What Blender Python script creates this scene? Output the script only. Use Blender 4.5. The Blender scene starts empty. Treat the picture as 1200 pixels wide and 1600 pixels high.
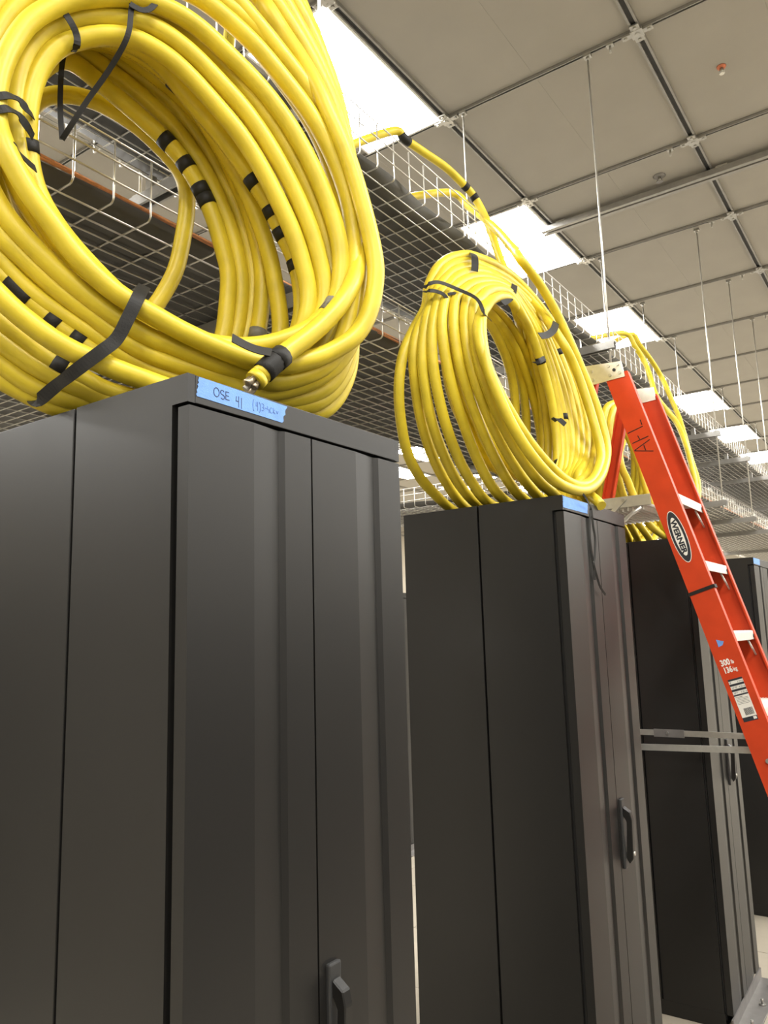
import bpy, bmesh, math, random
from mathutils import Vector, Matrix
random.seed(7)
S = bpy.context.scene
COL = S.collection
# ------------------------------------------------------------------ camera
CAM = Vector((0.85516, -0.72976, 1.61496))
R_ = Vector((0.815486, 0.578105, -0.027873)); U_ = Vector((0.112003, -0.110380, 0.987558)); F_ = Vector((-0.567835, 0.808462, 0.154763))
cd = bpy.data.cameras.new('camera'); cam = bpy.data.objects.new('camera', cd); COL.objects.link(cam)
cd.sensor_fit = 'VERTICAL'; cd.sensor_height = 36.0; cd.sensor_width = 27.0; cd.lens = 1214.56/1600*36.0
cd.clip_start = 0.05; cd.clip_end = 200
cam.matrix_world = Matrix(((R_.x, U_.x, -F_.x, CAM.x), (R_.y, U_.y, -F_.y, CAM.y), (R_.z, U_.z, -F_.z, CAM.z), (0, 0, 0, 1)))
S.camera = cam
# ------------------------------------------------------------------ world and exposure
wd = bpy.data.worlds.new('world'); S.world = wd; wd.use_nodes = True
wd.node_tree.nodes['Background'].inputs[0].default_value = (0.9, 0.88, 0.82, 1); wd.node_tree.nodes['Background'].inputs[1].default_value = 0.02
S.view_settings.view_transform = 'Standard'; S.view_settings.look = 'None'; S.view_settings.gamma = 1.0
S.view_settings.use_curve_mapping = False
S.view_settings.exposure = 0.0
LAMP_STRENGTH = 66.0
# the lamps themselves (troffers in the ceiling) are built with light_fixture() below
# centre lines of the cables (metres): (closed, points)
COIL_1 = [
 (False,[(-0.95,0.95,3.27),(-0.75,0.78,3.36),(-0.6,0.66,3.43),(-0.47,0.54,3.4),(-0.36,0.46,3.24),(-0.27,0.42,3.08),(-0.18,0.349,2.959),(-0.143,0.374,2.879),(-0.108,0.394,2.807),(-0.078,0.405,2.737),(-0.06,0.417,2.68),(-0.045,0.431,2.631),(-0.029,0.447,2.565),(-0.014,0.462,2.484),(-0.001,0.475,2.396),(0.006,0.474,2.325),(0.001,0.455,2.246),(-0.013,0.421,2.186),(-0.038,0.366,2.142),(-0.06,0.318,2.118),(-0.081,0.28,2.106),(-0.102,0.244,2.107),(-0.12,0.214,2.115),(-0.142,0.177,2.128),(-0.17,0.128,2.148),(-0.193,0.088,2.169),(-0.215,0.051,2.189),(-0.236,0.015,2.216),(-0.258,-0.024,2.258),(-0.276,-0.055,2.304),(-0.291,-0.081,2.342),(-0.304,-0.103,2.382),(-0.315,-0.121,2.423),(-0.331,-0.129,2.474),(-0.337,-0.129,2.535),(-0.337,-0.12,2.589),(-0.335,-0.106,2.636),(-0.328,-0.084,2.689),(-0.314,-0.05,2.735),(-0.293,-0.004,2.776),(-0.258,0.066,2.81),(-0.227,0.13,2.816),(-0.2,0.186,2.799),(-0.172,0.245,2.759),(-0.139,0.301,2.705),(-0.108,0.351,2.635),(-0.083,0.391,2.553),(-0.064,0.42,2.468),(-0.054,0.433,2.401),(-0.052,0.434,2.338),(-0.058,0.42,2.269),(-0.078,0.383,2.217),(-0.105,0.333,2.18),(-0.135,0.277,2.155),(-0.167,0.219,2.147),(-0.192,0.172,2.154),(-0.219,0.122,2.169)]),
 (False,[(-0.068,0.215,2.063),(-0.059,0.239,2.091),(-0.054,0.277,2.126),(-0.043,0.317,2.162),(-0.032,0.355,2.201),(-0.021,0.394,2.25),(-0.024,0.44,2.314),(-0.037,0.475,2.385),(-0.05,0.494,2.468),(-0.064,0.49,2.559),(-0.082,0.458,2.646),(-0.106,0.417,2.73),(-0.125,0.364,2.796),(-0.153,0.316,2.845),(-0.187,0.259,2.886),(-0.226,0.191,2.917),(-0.275,0.106,2.915),(-0.322,0.026,2.878),(-0.36,-0.04,2.823),(-0.391,-0.092,2.742),(-0.409,-0.124,2.653),(-0.417,-0.137,2.555),(-0.404,-0.136,2.46),(-0.382,-0.118,2.372),(-0.364,-0.086,2.304),(-0.36,-0.04,2.257)]),
 (True,[(-0.135,0.248,2.095),(-0.164,0.198,2.107),(-0.202,0.133,2.13),(-0.221,0.1,2.14),(-0.248,0.054,2.167),(-0.274,0.008,2.202),(-0.3,-0.037,2.243),(-0.326,-0.081,2.291),(-0.343,-0.11,2.332),(-0.356,-0.132,2.384),(-0.373,-0.141,2.461),(-0.382,-0.138,2.539),(-0.385,-0.123,2.617),(-0.381,-0.106,2.682),(-0.367,-0.082,2.743),(-0.347,-0.047,2.79),(-0.303,0.028,2.848),(-0.257,0.107,2.882),(-0.214,0.182,2.878),(-0.182,0.237,2.849),(-0.149,0.293,2.803),(-0.119,0.346,2.744),(-0.09,0.395,2.678),(-0.067,0.434,2.598),(-0.051,0.461,2.511),(-0.045,0.472,2.428),(-0.036,0.457,2.349),(-0.037,0.445,2.276),(-0.04,0.426,2.197),(-0.054,0.391,2.134),(-0.08,0.335,2.097),(-0.105,0.28,2.079)]),
 (True,[(-0.175,0.208,2.089),(-0.213,0.143,2.103),(-0.241,0.095,2.12),(-0.265,0.054,2.149),(-0.277,0.033,2.168),(-0.304,-0.013,2.203),(-0.333,-0.063,2.251),(-0.355,-0.101,2.292),(-0.371,-0.128,2.351),(-0.389,-0.149,2.417),(-0.399,-0.156,2.5),(-0.4,-0.148,2.602),(-0.392,-0.124,2.701),(-0.373,-0.081,2.799),(-0.34,-0.016,2.877),(-0.284,0.082,2.941),(-0.228,0.177,2.954),(-0.19,0.244,2.924),(-0.156,0.301,2.866),(-0.129,0.348,2.81),(-0.101,0.396,2.748),(-0.077,0.438,2.677),(-0.056,0.474,2.592),(-0.046,0.491,2.509),(-0.042,0.497,2.423),(-0.037,0.477,2.343),(-0.039,0.465,2.27),(-0.042,0.454,2.204),(-0.052,0.43,2.155),(-0.068,0.396,2.119),(-0.097,0.341,2.083),(-0.132,0.273,2.065)]),
 (True,[(-0.219,0.163,2.08),(-0.244,0.12,2.092),(-0.269,0.076,2.114),(-0.284,0.051,2.135),(-0.307,0.012,2.16),(-0.333,-0.033,2.19),(-0.351,-0.063,2.218),(-0.368,-0.092,2.256),(-0.388,-0.128,2.311),(-0.416,-0.155,2.389),(-0.432,-0.163,2.486),(-0.439,-0.156,2.604),(-0.433,-0.126,2.721),(-0.414,-0.072,2.849),(-0.388,0.011,2.962),(-0.329,0.113,3.03),(-0.265,0.223,3.05),(-0.217,0.306,3.017),(-0.178,0.372,2.943),(-0.146,0.428,2.847),(-0.117,0.478,2.74),(-0.096,0.515,2.628),(-0.086,0.532,2.512),(-0.084,0.534,2.408),(-0.09,0.524,2.304),(-0.095,0.515,2.231),(-0.075,0.47,2.172),(-0.083,0.441,2.118),(-0.101,0.396,2.082),(-0.126,0.337,2.064),(-0.177,0.236,2.061)]),
 (True,[(-0.371,-0.078,2.52),(-0.371,-0.078,2.582),(-0.366,-0.069,2.642),(-0.355,-0.05,2.694),(-0.337,-0.019,2.734),(-0.312,0.023,2.765),(-0.278,0.082,2.784),(-0.248,0.133,2.78),(-0.217,0.186,2.748),(-0.189,0.235,2.702),(-0.163,0.28,2.653),(-0.136,0.325,2.583),(-0.113,0.365,2.503),(-0.096,0.394,2.426),(-0.087,0.411,2.36),(-0.082,0.418,2.307),(-0.085,0.413,2.258),(-0.097,0.394,2.215),(-0.128,0.359,2.168),(-0.161,0.303,2.142),(-0.204,0.229,2.14),(-0.245,0.158,2.166),(-0.285,0.089,2.21),(-0.319,0.032,2.265),(-0.343,-0.011,2.323),(-0.363,-0.044,2.387),(-0.374,-0.064,2.455)]),
 (True,[(-0.365,-0.058,2.533),(-0.362,-0.054,2.593),(-0.354,-0.04,2.649),(-0.343,-0.02,2.689),(-0.327,0.008,2.716),(-0.305,0.046,2.74),(-0.277,0.092,2.751),(-0.25,0.14,2.737),(-0.227,0.179,2.709),(-0.2,0.226,2.66),(-0.173,0.272,2.605),(-0.15,0.312,2.539),(-0.13,0.346,2.465),(-0.117,0.368,2.408),(-0.107,0.385,2.343),(-0.103,0.393,2.29),(-0.106,0.387,2.235),(-0.129,0.378,2.198),(-0.155,0.333,2.165),(-0.199,0.257,2.153),(-0.241,0.184,2.173),(-0.282,0.114,2.217),(-0.316,0.056,2.274),(-0.347,0.003,2.34),(-0.367,-0.033,2.407),(-0.376,-0.047,2.477)]),
 (True,[(-0.164,0.308,2.692),(-0.137,0.354,2.623),(-0.113,0.395,2.541),(-0.096,0.424,2.46),(-0.087,0.44,2.393),(-0.084,0.445,2.331),(-0.091,0.433,2.263),(-0.108,0.403,2.211),(-0.135,0.366,2.159),(-0.168,0.311,2.133),(-0.217,0.225,2.151),(-0.265,0.144,2.183),(-0.305,0.076,2.231),(-0.338,0.018,2.284),(-0.365,-0.029,2.353),(-0.385,-0.062,2.417),(-0.395,-0.08,2.492),(-0.398,-0.085,2.565),(-0.394,-0.079,2.637),(-0.383,-0.059,2.703),(-0.362,-0.023,2.758),(-0.335,0.023,2.798),(-0.295,0.093,2.826),(-0.261,0.15,2.824),(-0.226,0.21,2.801),(-0.197,0.26,2.755)]),
 (True,[(-0.133,0.411,2.731),(-0.109,0.451,2.654),(-0.093,0.48,2.565),(-0.084,0.495,2.48),(-0.082,0.497,2.408),(-0.089,0.486,2.334),(-0.104,0.46,2.258),(-0.129,0.417,2.169),(-0.17,0.348,2.107),(-0.226,0.25,2.107),(-0.274,0.167,2.12),(-0.314,0.099,2.147),(-0.359,0.022,2.207),(-0.391,-0.034,2.269),(-0.418,-0.08,2.342),(-0.436,-0.11,2.444),(-0.441,-0.12,2.565),(-0.431,-0.103,2.685),(-0.407,-0.061,2.787),(-0.375,-0.006,2.857),(-0.33,0.072,2.911),(-0.281,0.156,2.94),(-0.229,0.245,2.918),(-0.182,0.327,2.842)]),
 (True,[(-0.468,0.073,2.787),(-0.432,0.135,2.75),(-0.398,0.194,2.705),(-0.367,0.247,2.658),(-0.346,0.282,2.614),(-0.328,0.314,2.556),(-0.315,0.336,2.498),(-0.305,0.354,2.428),(-0.3,0.363,2.379),(-0.301,0.36,2.307),(-0.306,0.351,2.234),(-0.321,0.326,2.182),(-0.35,0.276,2.154),(-0.388,0.211,2.158),(-0.425,0.147,2.195),(-0.455,0.095,2.259),(-0.482,0.048,2.342),(-0.501,0.016,2.427),(-0.51,0.0,2.53),(-0.509,0.002,2.64),(-0.495,0.026,2.732)]),
 (True,[(-0.464,0.09,2.815),(-0.428,0.151,2.788),(-0.389,0.219,2.741),(-0.355,0.277,2.68),(-0.33,0.321,2.612),(-0.311,0.352,2.538),(-0.299,0.374,2.472),(-0.29,0.389,2.386),(-0.291,0.388,2.306),(-0.298,0.375,2.232),(-0.315,0.347,2.179),(-0.347,0.29,2.146),(-0.386,0.225,2.148),(-0.426,0.156,2.185),(-0.459,0.098,2.248),(-0.489,0.046,2.336),(-0.509,0.012,2.428),(-0.519,-0.004,2.531),(-0.517,-0.002,2.655),(-0.5,0.027,2.756)]),
 (True,[(-0.454,0.117,2.835),(-0.415,0.183,2.81),(-0.375,0.252,2.766),(-0.343,0.308,2.697),(-0.318,0.351,2.622),(-0.299,0.384,2.543),(-0.286,0.406,2.458),(-0.28,0.416,2.379),(-0.283,0.411,2.297),(-0.292,0.395,2.223),(-0.312,0.362,2.168),(-0.345,0.305,2.136),(-0.389,0.228,2.137),(-0.43,0.159,2.173),(-0.463,0.101,2.237),(-0.496,0.044,2.331),(-0.517,0.009,2.429),(-0.527,-0.009,2.539),(-0.524,-0.004,2.671),(-0.502,0.035,2.776)]),
 (True,[(-0.421,0.135,2.838),(-0.378,0.208,2.802),(-0.34,0.273,2.754),(-0.308,0.328,2.685),(-0.285,0.367,2.598),(-0.268,0.397,2.516),(-0.258,0.415,2.43),(-0.255,0.419,2.365),(-0.258,0.414,2.284),(-0.266,0.401,2.218),(-0.286,0.365,2.164),(-0.323,0.303,2.128),(-0.373,0.216,2.13),(-0.413,0.148,2.16),(-0.452,0.081,2.227),(-0.485,0.025,2.32),(-0.505,-0.011,2.429),(-0.513,-0.024,2.532),(-0.51,-0.02,2.669),(-0.479,0.034,2.786)]),
 (True,[(-0.361,0.158,2.808),(-0.308,0.248,2.744),(-0.274,0.306,2.649),(-0.249,0.35,2.571),(-0.231,0.381,2.491),(-0.218,0.403,2.413),(-0.212,0.415,2.343),(-0.208,0.421,2.292),(-0.208,0.42,2.231),(-0.227,0.389,2.17),(-0.267,0.32,2.134),(-0.317,0.233,2.135),(-0.366,0.149,2.162),(-0.412,0.069,2.225),(-0.447,0.009,2.315),(-0.471,-0.032,2.42),(-0.479,-0.045,2.52),(-0.473,-0.036,2.656),(-0.45,0.005,2.745),(-0.41,0.073,2.809)]),
 (True,[(-0.425,0.286,2.681),(-0.408,0.316,2.643),(-0.4,0.33,2.601),(-0.399,0.332,2.555),(-0.401,0.327,2.501),(-0.409,0.314,2.412),(-0.423,0.29,2.345),(-0.437,0.266,2.298),(-0.458,0.23,2.249),(-0.489,0.176,2.254),(-0.527,0.11,2.339),(-0.556,0.061,2.452),(-0.569,0.039,2.573),(-0.567,0.043,2.674),(-0.544,0.082,2.745),(-0.503,0.152,2.761),(-0.46,0.227,2.732)]),
 (True,[(-0.263,0.227,2.689),(-0.233,0.277,2.63),(-0.205,0.326,2.561),(-0.185,0.361,2.506),(-0.169,0.388,2.444),(-0.158,0.408,2.4),(-0.151,0.419,2.356),(-0.148,0.425,2.286),(-0.155,0.412,2.222),(-0.177,0.374,2.162),(-0.216,0.307,2.132),(-0.272,0.211,2.145),(-0.325,0.119,2.193),(-0.371,0.041,2.266),(-0.402,-0.013,2.354),(-0.422,-0.047,2.458),(-0.428,-0.057,2.57),(-0.417,-0.038,2.674),(-0.385,0.017,2.752),(-0.338,0.097,2.785),(-0.298,0.166,2.761)]),
 (True,[(-0.178,0.133,2.04),(-0.204,0.089,2.053),(-0.228,0.048,2.066),(-0.247,0.015,2.079),(-0.264,-0.014,2.09),(-0.284,-0.048,2.11),(-0.306,-0.086,2.141),(-0.322,-0.113,2.169),(-0.341,-0.146,2.21),(-0.381,-0.171,2.289),(-0.413,-0.183,2.398),(-0.435,-0.176,2.54),(-0.441,-0.143,2.688),(-0.433,-0.086,2.856),(-0.386,-0.004,2.976),(-0.321,0.106,3.057),(-0.251,0.228,3.084),(-0.196,0.322,3.033),(-0.157,0.39,2.944),(-0.124,0.445,2.848),(-0.098,0.491,2.732),(-0.083,0.516,2.609),(-0.078,0.524,2.491),(-0.081,0.519,2.387),(-0.085,0.512,2.285),(-0.088,0.508,2.199),(-0.091,0.478,2.134),(-0.101,0.435,2.085),(-0.118,0.382,2.06),(-0.172,0.264,2.046)]),
 (True,[(-0.238,0.14,2.069),(-0.266,0.092,2.082),(-0.285,0.059,2.102),(-0.308,0.021,2.13),(-0.329,-0.016,2.159),(-0.361,-0.072,2.214),(-0.379,-0.102,2.244),(-0.398,-0.134,2.323),(-0.429,-0.138,2.451),(-0.449,-0.123,2.591),(-0.449,-0.073,2.754),(-0.418,-0.02,2.857),(-0.367,0.068,2.944),(-0.305,0.174,2.99),(-0.245,0.277,2.973),(-0.196,0.361,2.906),(-0.164,0.417,2.826),(-0.135,0.466,2.726),(-0.116,0.5,2.629),(-0.105,0.519,2.528),(-0.104,0.519,2.424),(-0.113,0.505,2.318),(-0.128,0.478,2.228),(-0.157,0.429,2.152),(-0.193,0.336,2.096),(-0.232,0.239,2.074)]),
 (True,[(-0.265,0.133,2.04),(-0.3,0.074,2.052),(-0.318,0.042,2.069),(-0.344,-0.003,2.093),(-0.367,-0.042,2.128),(-0.387,-0.077,2.155),(-0.41,-0.116,2.197),(-0.447,-0.149,2.276),(-0.476,-0.17,2.406),(-0.491,-0.166,2.56),(-0.489,-0.133,2.733),(-0.47,-0.069,2.918),(-0.415,0.025,3.062),(-0.342,0.151,3.138),(-0.268,0.278,3.151),(-0.21,0.377,3.083),(-0.174,0.44,2.98),(-0.142,0.495,2.872),(-0.12,0.533,2.757),(-0.108,0.552,2.637),(-0.105,0.558,2.515),(-0.108,0.553,2.393),(-0.112,0.545,2.289),(-0.114,0.542,2.201),(-0.113,0.516,2.137),(-0.118,0.479,2.085),(-0.129,0.434,2.057),(-0.165,0.343,2.033),(-0.211,0.236,2.031)]),
 (True,[(-0.274,0.127,2.019),(-0.309,0.068,2.04),(-0.322,0.045,2.051),(-0.348,0.0,2.071),(-0.371,-0.038,2.094),(-0.391,-0.073,2.123),(-0.416,-0.116,2.164),(-0.461,-0.157,2.254),(-0.493,-0.177,2.397),(-0.512,-0.173,2.565),(-0.511,-0.136,2.769),(-0.488,-0.062,2.971),(-0.433,0.034,3.111),(-0.358,0.162,3.19),(-0.283,0.292,3.205),(-0.221,0.398,3.139),(-0.184,0.463,3.034),(-0.153,0.515,2.915),(-0.133,0.549,2.788),(-0.124,0.565,2.65),(-0.122,0.568,2.526),(-0.125,0.563,2.402),(-0.133,0.55,2.281),(-0.141,0.536,2.191),(-0.147,0.487,2.109),(-0.171,0.404,2.054),(-0.221,0.278,2.019)]),
 (True,[(-0.292,0.127,2.019),(-0.325,0.07,2.032),(-0.346,0.033,2.036),(-0.369,-0.005,2.048),(-0.386,-0.036,2.066),(-0.403,-0.065,2.09),(-0.431,-0.112,2.13),(-0.479,-0.157,2.225),(-0.513,-0.177,2.38),(-0.533,-0.175,2.574),(-0.534,-0.138,2.793),(-0.507,-0.054,3.01),(-0.45,0.043,3.154),(-0.375,0.174,3.235),(-0.298,0.305,3.251),(-0.235,0.413,3.184),(-0.197,0.479,3.07),(-0.168,0.529,2.939),(-0.15,0.561,2.802),(-0.142,0.575,2.661),(-0.141,0.576,2.536),(-0.146,0.567,2.41),(-0.157,0.548,2.286),(-0.177,0.514,2.179),(-0.185,0.44,2.092),(-0.217,0.325,2.026)]),
 (True,[(-0.31,0.126,2.019),(-0.359,0.042,2.021),(-0.381,0.003,2.033),(-0.396,-0.021,2.046),(-0.416,-0.056,2.066),(-0.446,-0.108,2.101),(-0.498,-0.158,2.207),(-0.533,-0.178,2.363),(-0.555,-0.176,2.57),(-0.557,-0.14,2.818),(-0.525,-0.046,3.05),(-0.468,0.053,3.197),(-0.391,0.185,3.28),(-0.314,0.319,3.297),(-0.25,0.429,3.231),(-0.213,0.492,3.105),(-0.186,0.538,2.963),(-0.169,0.567,2.814),(-0.163,0.578,2.671),(-0.164,0.576,2.543),(-0.172,0.563,2.416),(-0.186,0.538,2.291),(-0.205,0.505,2.168),(-0.217,0.416,2.079),(-0.256,0.278,2.019)]),
]
COIL_2 = [
 (True,[(-0.432,1.487,2.021),(-0.427,1.386,2.053),(-0.42,1.289,2.093),(-0.411,1.208,2.153),(-0.397,1.154,2.246),(-0.384,1.13,2.344),(-0.371,1.14,2.444),(-0.361,1.195,2.542),(-0.353,1.249,2.621),(-0.347,1.255,2.675),(-0.343,1.268,2.714),(-0.337,1.311,2.779),(-0.333,1.387,2.839),(-0.332,1.494,2.892),(-0.333,1.583,2.918),(-0.336,1.722,2.947),(-0.34,1.874,2.96),(-0.317,1.971,2.919),(-0.286,2.077,2.844),(-0.25,2.145,2.739),(-0.213,2.166,2.616),(-0.177,2.157,2.488),(-0.144,2.109,2.368),(-0.111,1.997,2.243),(-0.085,1.845,2.141),(-0.072,1.702,2.081),(-0.07,1.76,2.03),(-0.24,1.7,2.02),(-0.45,1.63,2.02)]),
 (True,[(-0.381,1.482,2.025),(-0.375,1.368,2.085),(-0.369,1.288,2.147),(-0.361,1.221,2.227),(-0.352,1.176,2.322),(-0.343,1.152,2.433),(-0.336,1.175,2.526),(-0.33,1.233,2.613),(-0.326,1.247,2.666),(-0.324,1.272,2.703),(-0.32,1.33,2.773),(-0.319,1.415,2.829),(-0.319,1.513,2.867),(-0.32,1.619,2.89),(-0.322,1.76,2.912),(-0.325,1.873,2.916),(-0.291,1.947,2.864),(-0.26,2.047,2.774),(-0.227,2.093,2.657),(-0.192,2.099,2.52),(-0.159,2.062,2.387),(-0.133,1.984,2.277),(-0.111,1.881,2.184),(-0.097,1.773,2.12),(-0.09,1.76,2.03),(-0.225,1.7,2.02),(-0.4,1.63,2.02)]),
 (True,[(-0.33,1.484,2.023),(-0.328,1.369,2.072),(-0.325,1.281,2.145),(-0.321,1.212,2.231),(-0.317,1.171,2.327),(-0.313,1.155,2.434),(-0.309,1.181,2.555),(-0.306,1.23,2.643),(-0.305,1.262,2.686),(-0.304,1.33,2.753),(-0.303,1.399,2.797),(-0.303,1.489,2.833),(-0.304,1.601,2.86),(-0.305,1.721,2.878),(-0.306,1.848,2.876),(-0.271,1.916,2.817),(-0.248,1.991,2.736),(-0.22,2.03,2.62),(-0.191,2.042,2.498),(-0.165,2.019,2.379),(-0.143,1.958,2.274),(-0.125,1.876,2.186),(-0.111,1.779,2.116),(-0.11,1.76,2.03),(-0.21,1.7,2.02),(-0.35,1.63,2.02)]),
 (True,[(-0.28,1.455,2.022),(-0.281,1.357,2.077),(-0.281,1.284,2.139),(-0.282,1.226,2.221),(-0.283,1.187,2.31),(-0.284,1.166,2.404),(-0.285,1.169,2.504),(-0.285,1.198,2.588),(-0.285,1.226,2.64),(-0.286,1.267,2.675),(-0.286,1.336,2.737),(-0.286,1.418,2.786),(-0.286,1.51,2.821),(-0.286,1.631,2.848),(-0.286,1.732,2.853),(-0.285,1.818,2.838),(-0.255,1.864,2.774),(-0.236,1.929,2.697),(-0.213,1.978,2.587),(-0.191,1.999,2.475),(-0.169,1.977,2.354),(-0.15,1.921,2.252),(-0.136,1.849,2.168),(-0.127,1.779,2.114),(-0.13,1.76,2.03),(-0.195,1.7,2.02),(-0.3,1.63,2.02)]),
 (True,[(-0.23,1.483,2.023),(-0.233,1.398,2.063),(-0.238,1.321,2.139),(-0.243,1.266,2.222),(-0.248,1.22,2.311),(-0.253,1.191,2.404),(-0.259,1.183,2.502),(-0.262,1.197,2.568),(-0.264,1.228,2.627),(-0.266,1.268,2.663),(-0.267,1.343,2.721),(-0.268,1.433,2.768),(-0.267,1.542,2.803),(-0.267,1.638,2.819),(-0.265,1.72,2.818),(-0.263,1.784,2.795),(-0.239,1.837,2.732),(-0.227,1.892,2.667),(-0.21,1.936,2.567),(-0.192,1.955,2.452),(-0.175,1.944,2.34),(-0.16,1.896,2.241),(-0.149,1.834,2.159),(-0.142,1.77,2.111),(-0.15,1.76,2.03),(-0.18,1.7,2.02),(-0.25,1.63,2.02)]),
 (True,[(-0.181,1.513,2.028),(-0.185,1.445,2.057),(-0.193,1.358,2.131),(-0.203,1.292,2.22),(-0.214,1.244,2.317),(-0.223,1.215,2.403),(-0.232,1.208,2.497),(-0.238,1.22,2.563),(-0.243,1.246,2.624),(-0.245,1.287,2.655),(-0.247,1.365,2.711),(-0.248,1.454,2.754),(-0.247,1.548,2.782),(-0.246,1.627,2.791),(-0.243,1.686,2.776),(-0.239,1.744,2.746),(-0.227,1.795,2.703),(-0.218,1.845,2.634),(-0.207,1.887,2.545),(-0.193,1.913,2.426),(-0.181,1.91,2.319),(-0.171,1.877,2.232),(-0.163,1.826,2.153),(-0.17,1.76,2.03),(-0.165,1.7,2.02),(-0.2,1.63,2.02)]),
 (True,[(-0.133,1.526,2.028),(-0.141,1.44,2.073),(-0.153,1.356,2.145),(-0.166,1.291,2.226),(-0.18,1.246,2.317),(-0.196,1.226,2.42),(-0.209,1.231,2.518),(-0.216,1.25,2.573),(-0.221,1.278,2.626),(-0.223,1.313,2.649),(-0.226,1.379,2.697),(-0.227,1.473,2.739),(-0.226,1.55,2.757),(-0.223,1.609,2.754),(-0.218,1.655,2.73),(-0.218,1.746,2.689),(-0.213,1.791,2.633),(-0.206,1.845,2.542),(-0.197,1.881,2.428),(-0.189,1.887,2.315),(-0.183,1.863,2.231),(-0.178,1.822,2.162),(-0.19,1.76,2.03),(-0.15,1.7,2.02),(-0.15,1.63,2.02)]),
 (True,[(-0.085,1.526,2.033),(-0.093,1.439,2.063),(-0.107,1.357,2.124),(-0.125,1.289,2.205),(-0.145,1.244,2.302),(-0.164,1.223,2.398),(-0.18,1.233,2.491),(-0.19,1.251,2.553),(-0.198,1.285,2.611),(-0.2,1.32,2.631),(-0.204,1.378,2.678),(-0.206,1.452,2.715),(-0.204,1.52,2.73),(-0.2,1.565,2.717),(-0.192,1.602,2.682),(-0.208,1.703,2.661),(-0.206,1.757,2.597),(-0.204,1.803,2.522),(-0.2,1.845,2.42),(-0.198,1.861,2.32),(-0.195,1.853,2.231),(-0.193,1.821,2.164),(-0.21,1.76,2.03),(-0.135,1.7,2.02),(-0.1,1.63,2.02)]),
 (False,[(-0.8,1.55,3.27),(-0.7,2.043,3.527),(-0.64,2.103,3.466),(-0.57,2.072,3.388),(-0.5,2.03,3.304),(-0.42,1.949,3.201),(-0.32,1.817,3.064),(-0.26,1.738,2.981),(-0.214,1.678,2.912),(-0.193,1.778,2.855),(-0.168,1.859,2.765),(-0.14,1.913,2.651),(-0.114,1.951,2.541),(-0.087,1.979,2.429),(-0.065,1.98,2.328),(-0.046,1.947,2.24),(-0.029,1.849,2.152),(-0.017,1.731,2.085),(-0.011,1.603,2.043),(-0.012,1.483,2.032),(-0.021,1.377,2.047),(-0.041,1.283,2.105),(-0.067,1.228,2.182),(-0.095,1.202,2.275),(-0.121,1.193,2.367),(-0.147,1.219,2.472),(-0.166,1.268,2.559),(-0.208,1.398,2.664),(-0.211,1.469,2.711),(-0.21,1.541,2.734),(-0.208,1.583,2.729),(-0.202,1.609,2.698),(-0.246,1.755,2.703),(-0.249,1.807,2.647),(-0.253,1.868,2.558),(-0.256,1.914,2.464),(-0.26,1.939,2.355),(-0.264,1.936,2.257),(-0.266,1.911,2.188)]),
 (False,[(-0.337,1.782,2.852),(-0.337,1.934,2.907),(-0.225,1.864,2.774),(-0.143,1.847,2.632),(-0.122,1.899,2.545),(-0.097,1.918,2.432),(-0.075,1.917,2.333),(-0.057,1.909,2.25),(-0.045,1.868,2.188),(-0.031,1.753,2.108),(-0.024,1.633,2.065),(-0.027,1.523,2.058),(-0.036,1.433,2.081),(-0.055,1.333,2.138),(-0.082,1.258,2.223),(-0.111,1.211,2.319),(-0.136,1.196,2.41),(-0.154,1.211,2.484),(-0.166,1.256,2.548),(-0.172,1.303,2.59),(-0.198,1.402,2.659),(-0.2,1.468,2.694),(-0.199,1.53,2.708),(-0.195,1.568,2.69),(-0.269,1.767,2.705),(-0.272,1.821,2.648),(-0.277,1.881,2.567),(-0.282,1.94,2.467),(-0.287,1.962,2.364),(-0.291,1.958,2.281),(-0.294,1.936,2.212)]),
 (True,[(-0.28,1.554,2.682),(-0.286,1.691,2.653),(-0.293,1.802,2.59),(-0.3,1.899,2.502),(-0.308,1.964,2.402),(-0.314,1.993,2.325),(-0.321,1.982,2.216),(-0.324,1.812,2.158),(-0.318,1.606,2.2),(-0.307,1.447,2.306),(-0.296,1.34,2.42),(-0.286,1.306,2.534),(-0.279,1.371,2.638),(-0.278,1.459,2.679)]),
 (True,[(-0.294,1.545,2.671),(-0.309,1.676,2.622),(-0.324,1.774,2.557),(-0.338,1.833,2.477),(-0.351,1.856,2.403),(-0.363,1.854,2.323),(-0.374,1.848,2.251),(-0.381,1.727,2.184),(-0.365,1.547,2.249),(-0.343,1.388,2.343),(-0.32,1.304,2.45),(-0.299,1.291,2.561),(-0.288,1.346,2.64),(-0.288,1.432,2.673)]),
 (True,[(-0.292,1.575,2.672),(-0.303,1.71,2.631),(-0.316,1.834,2.564),(-0.33,1.899,2.475),(-0.343,1.932,2.376),(-0.354,1.93,2.295),(-0.362,1.917,2.228),(-0.367,1.781,2.167),(-0.354,1.569,2.229),(-0.333,1.412,2.339),(-0.312,1.318,2.452),(-0.295,1.304,2.563),(-0.284,1.353,2.649),(-0.284,1.455,2.687)]),
 (True,[(-0.275,1.577,2.707),(-0.277,1.711,2.681),(-0.28,1.825,2.619),(-0.284,1.916,2.536),(-0.288,1.982,2.435),(-0.291,2.008,2.341),(-0.294,2.01,2.258),(-0.297,1.863,2.154),(-0.294,1.622,2.192),(-0.289,1.441,2.301),(-0.283,1.344,2.418),(-0.278,1.312,2.534),(-0.275,1.377,2.639),(-0.274,1.466,2.692)]),
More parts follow.
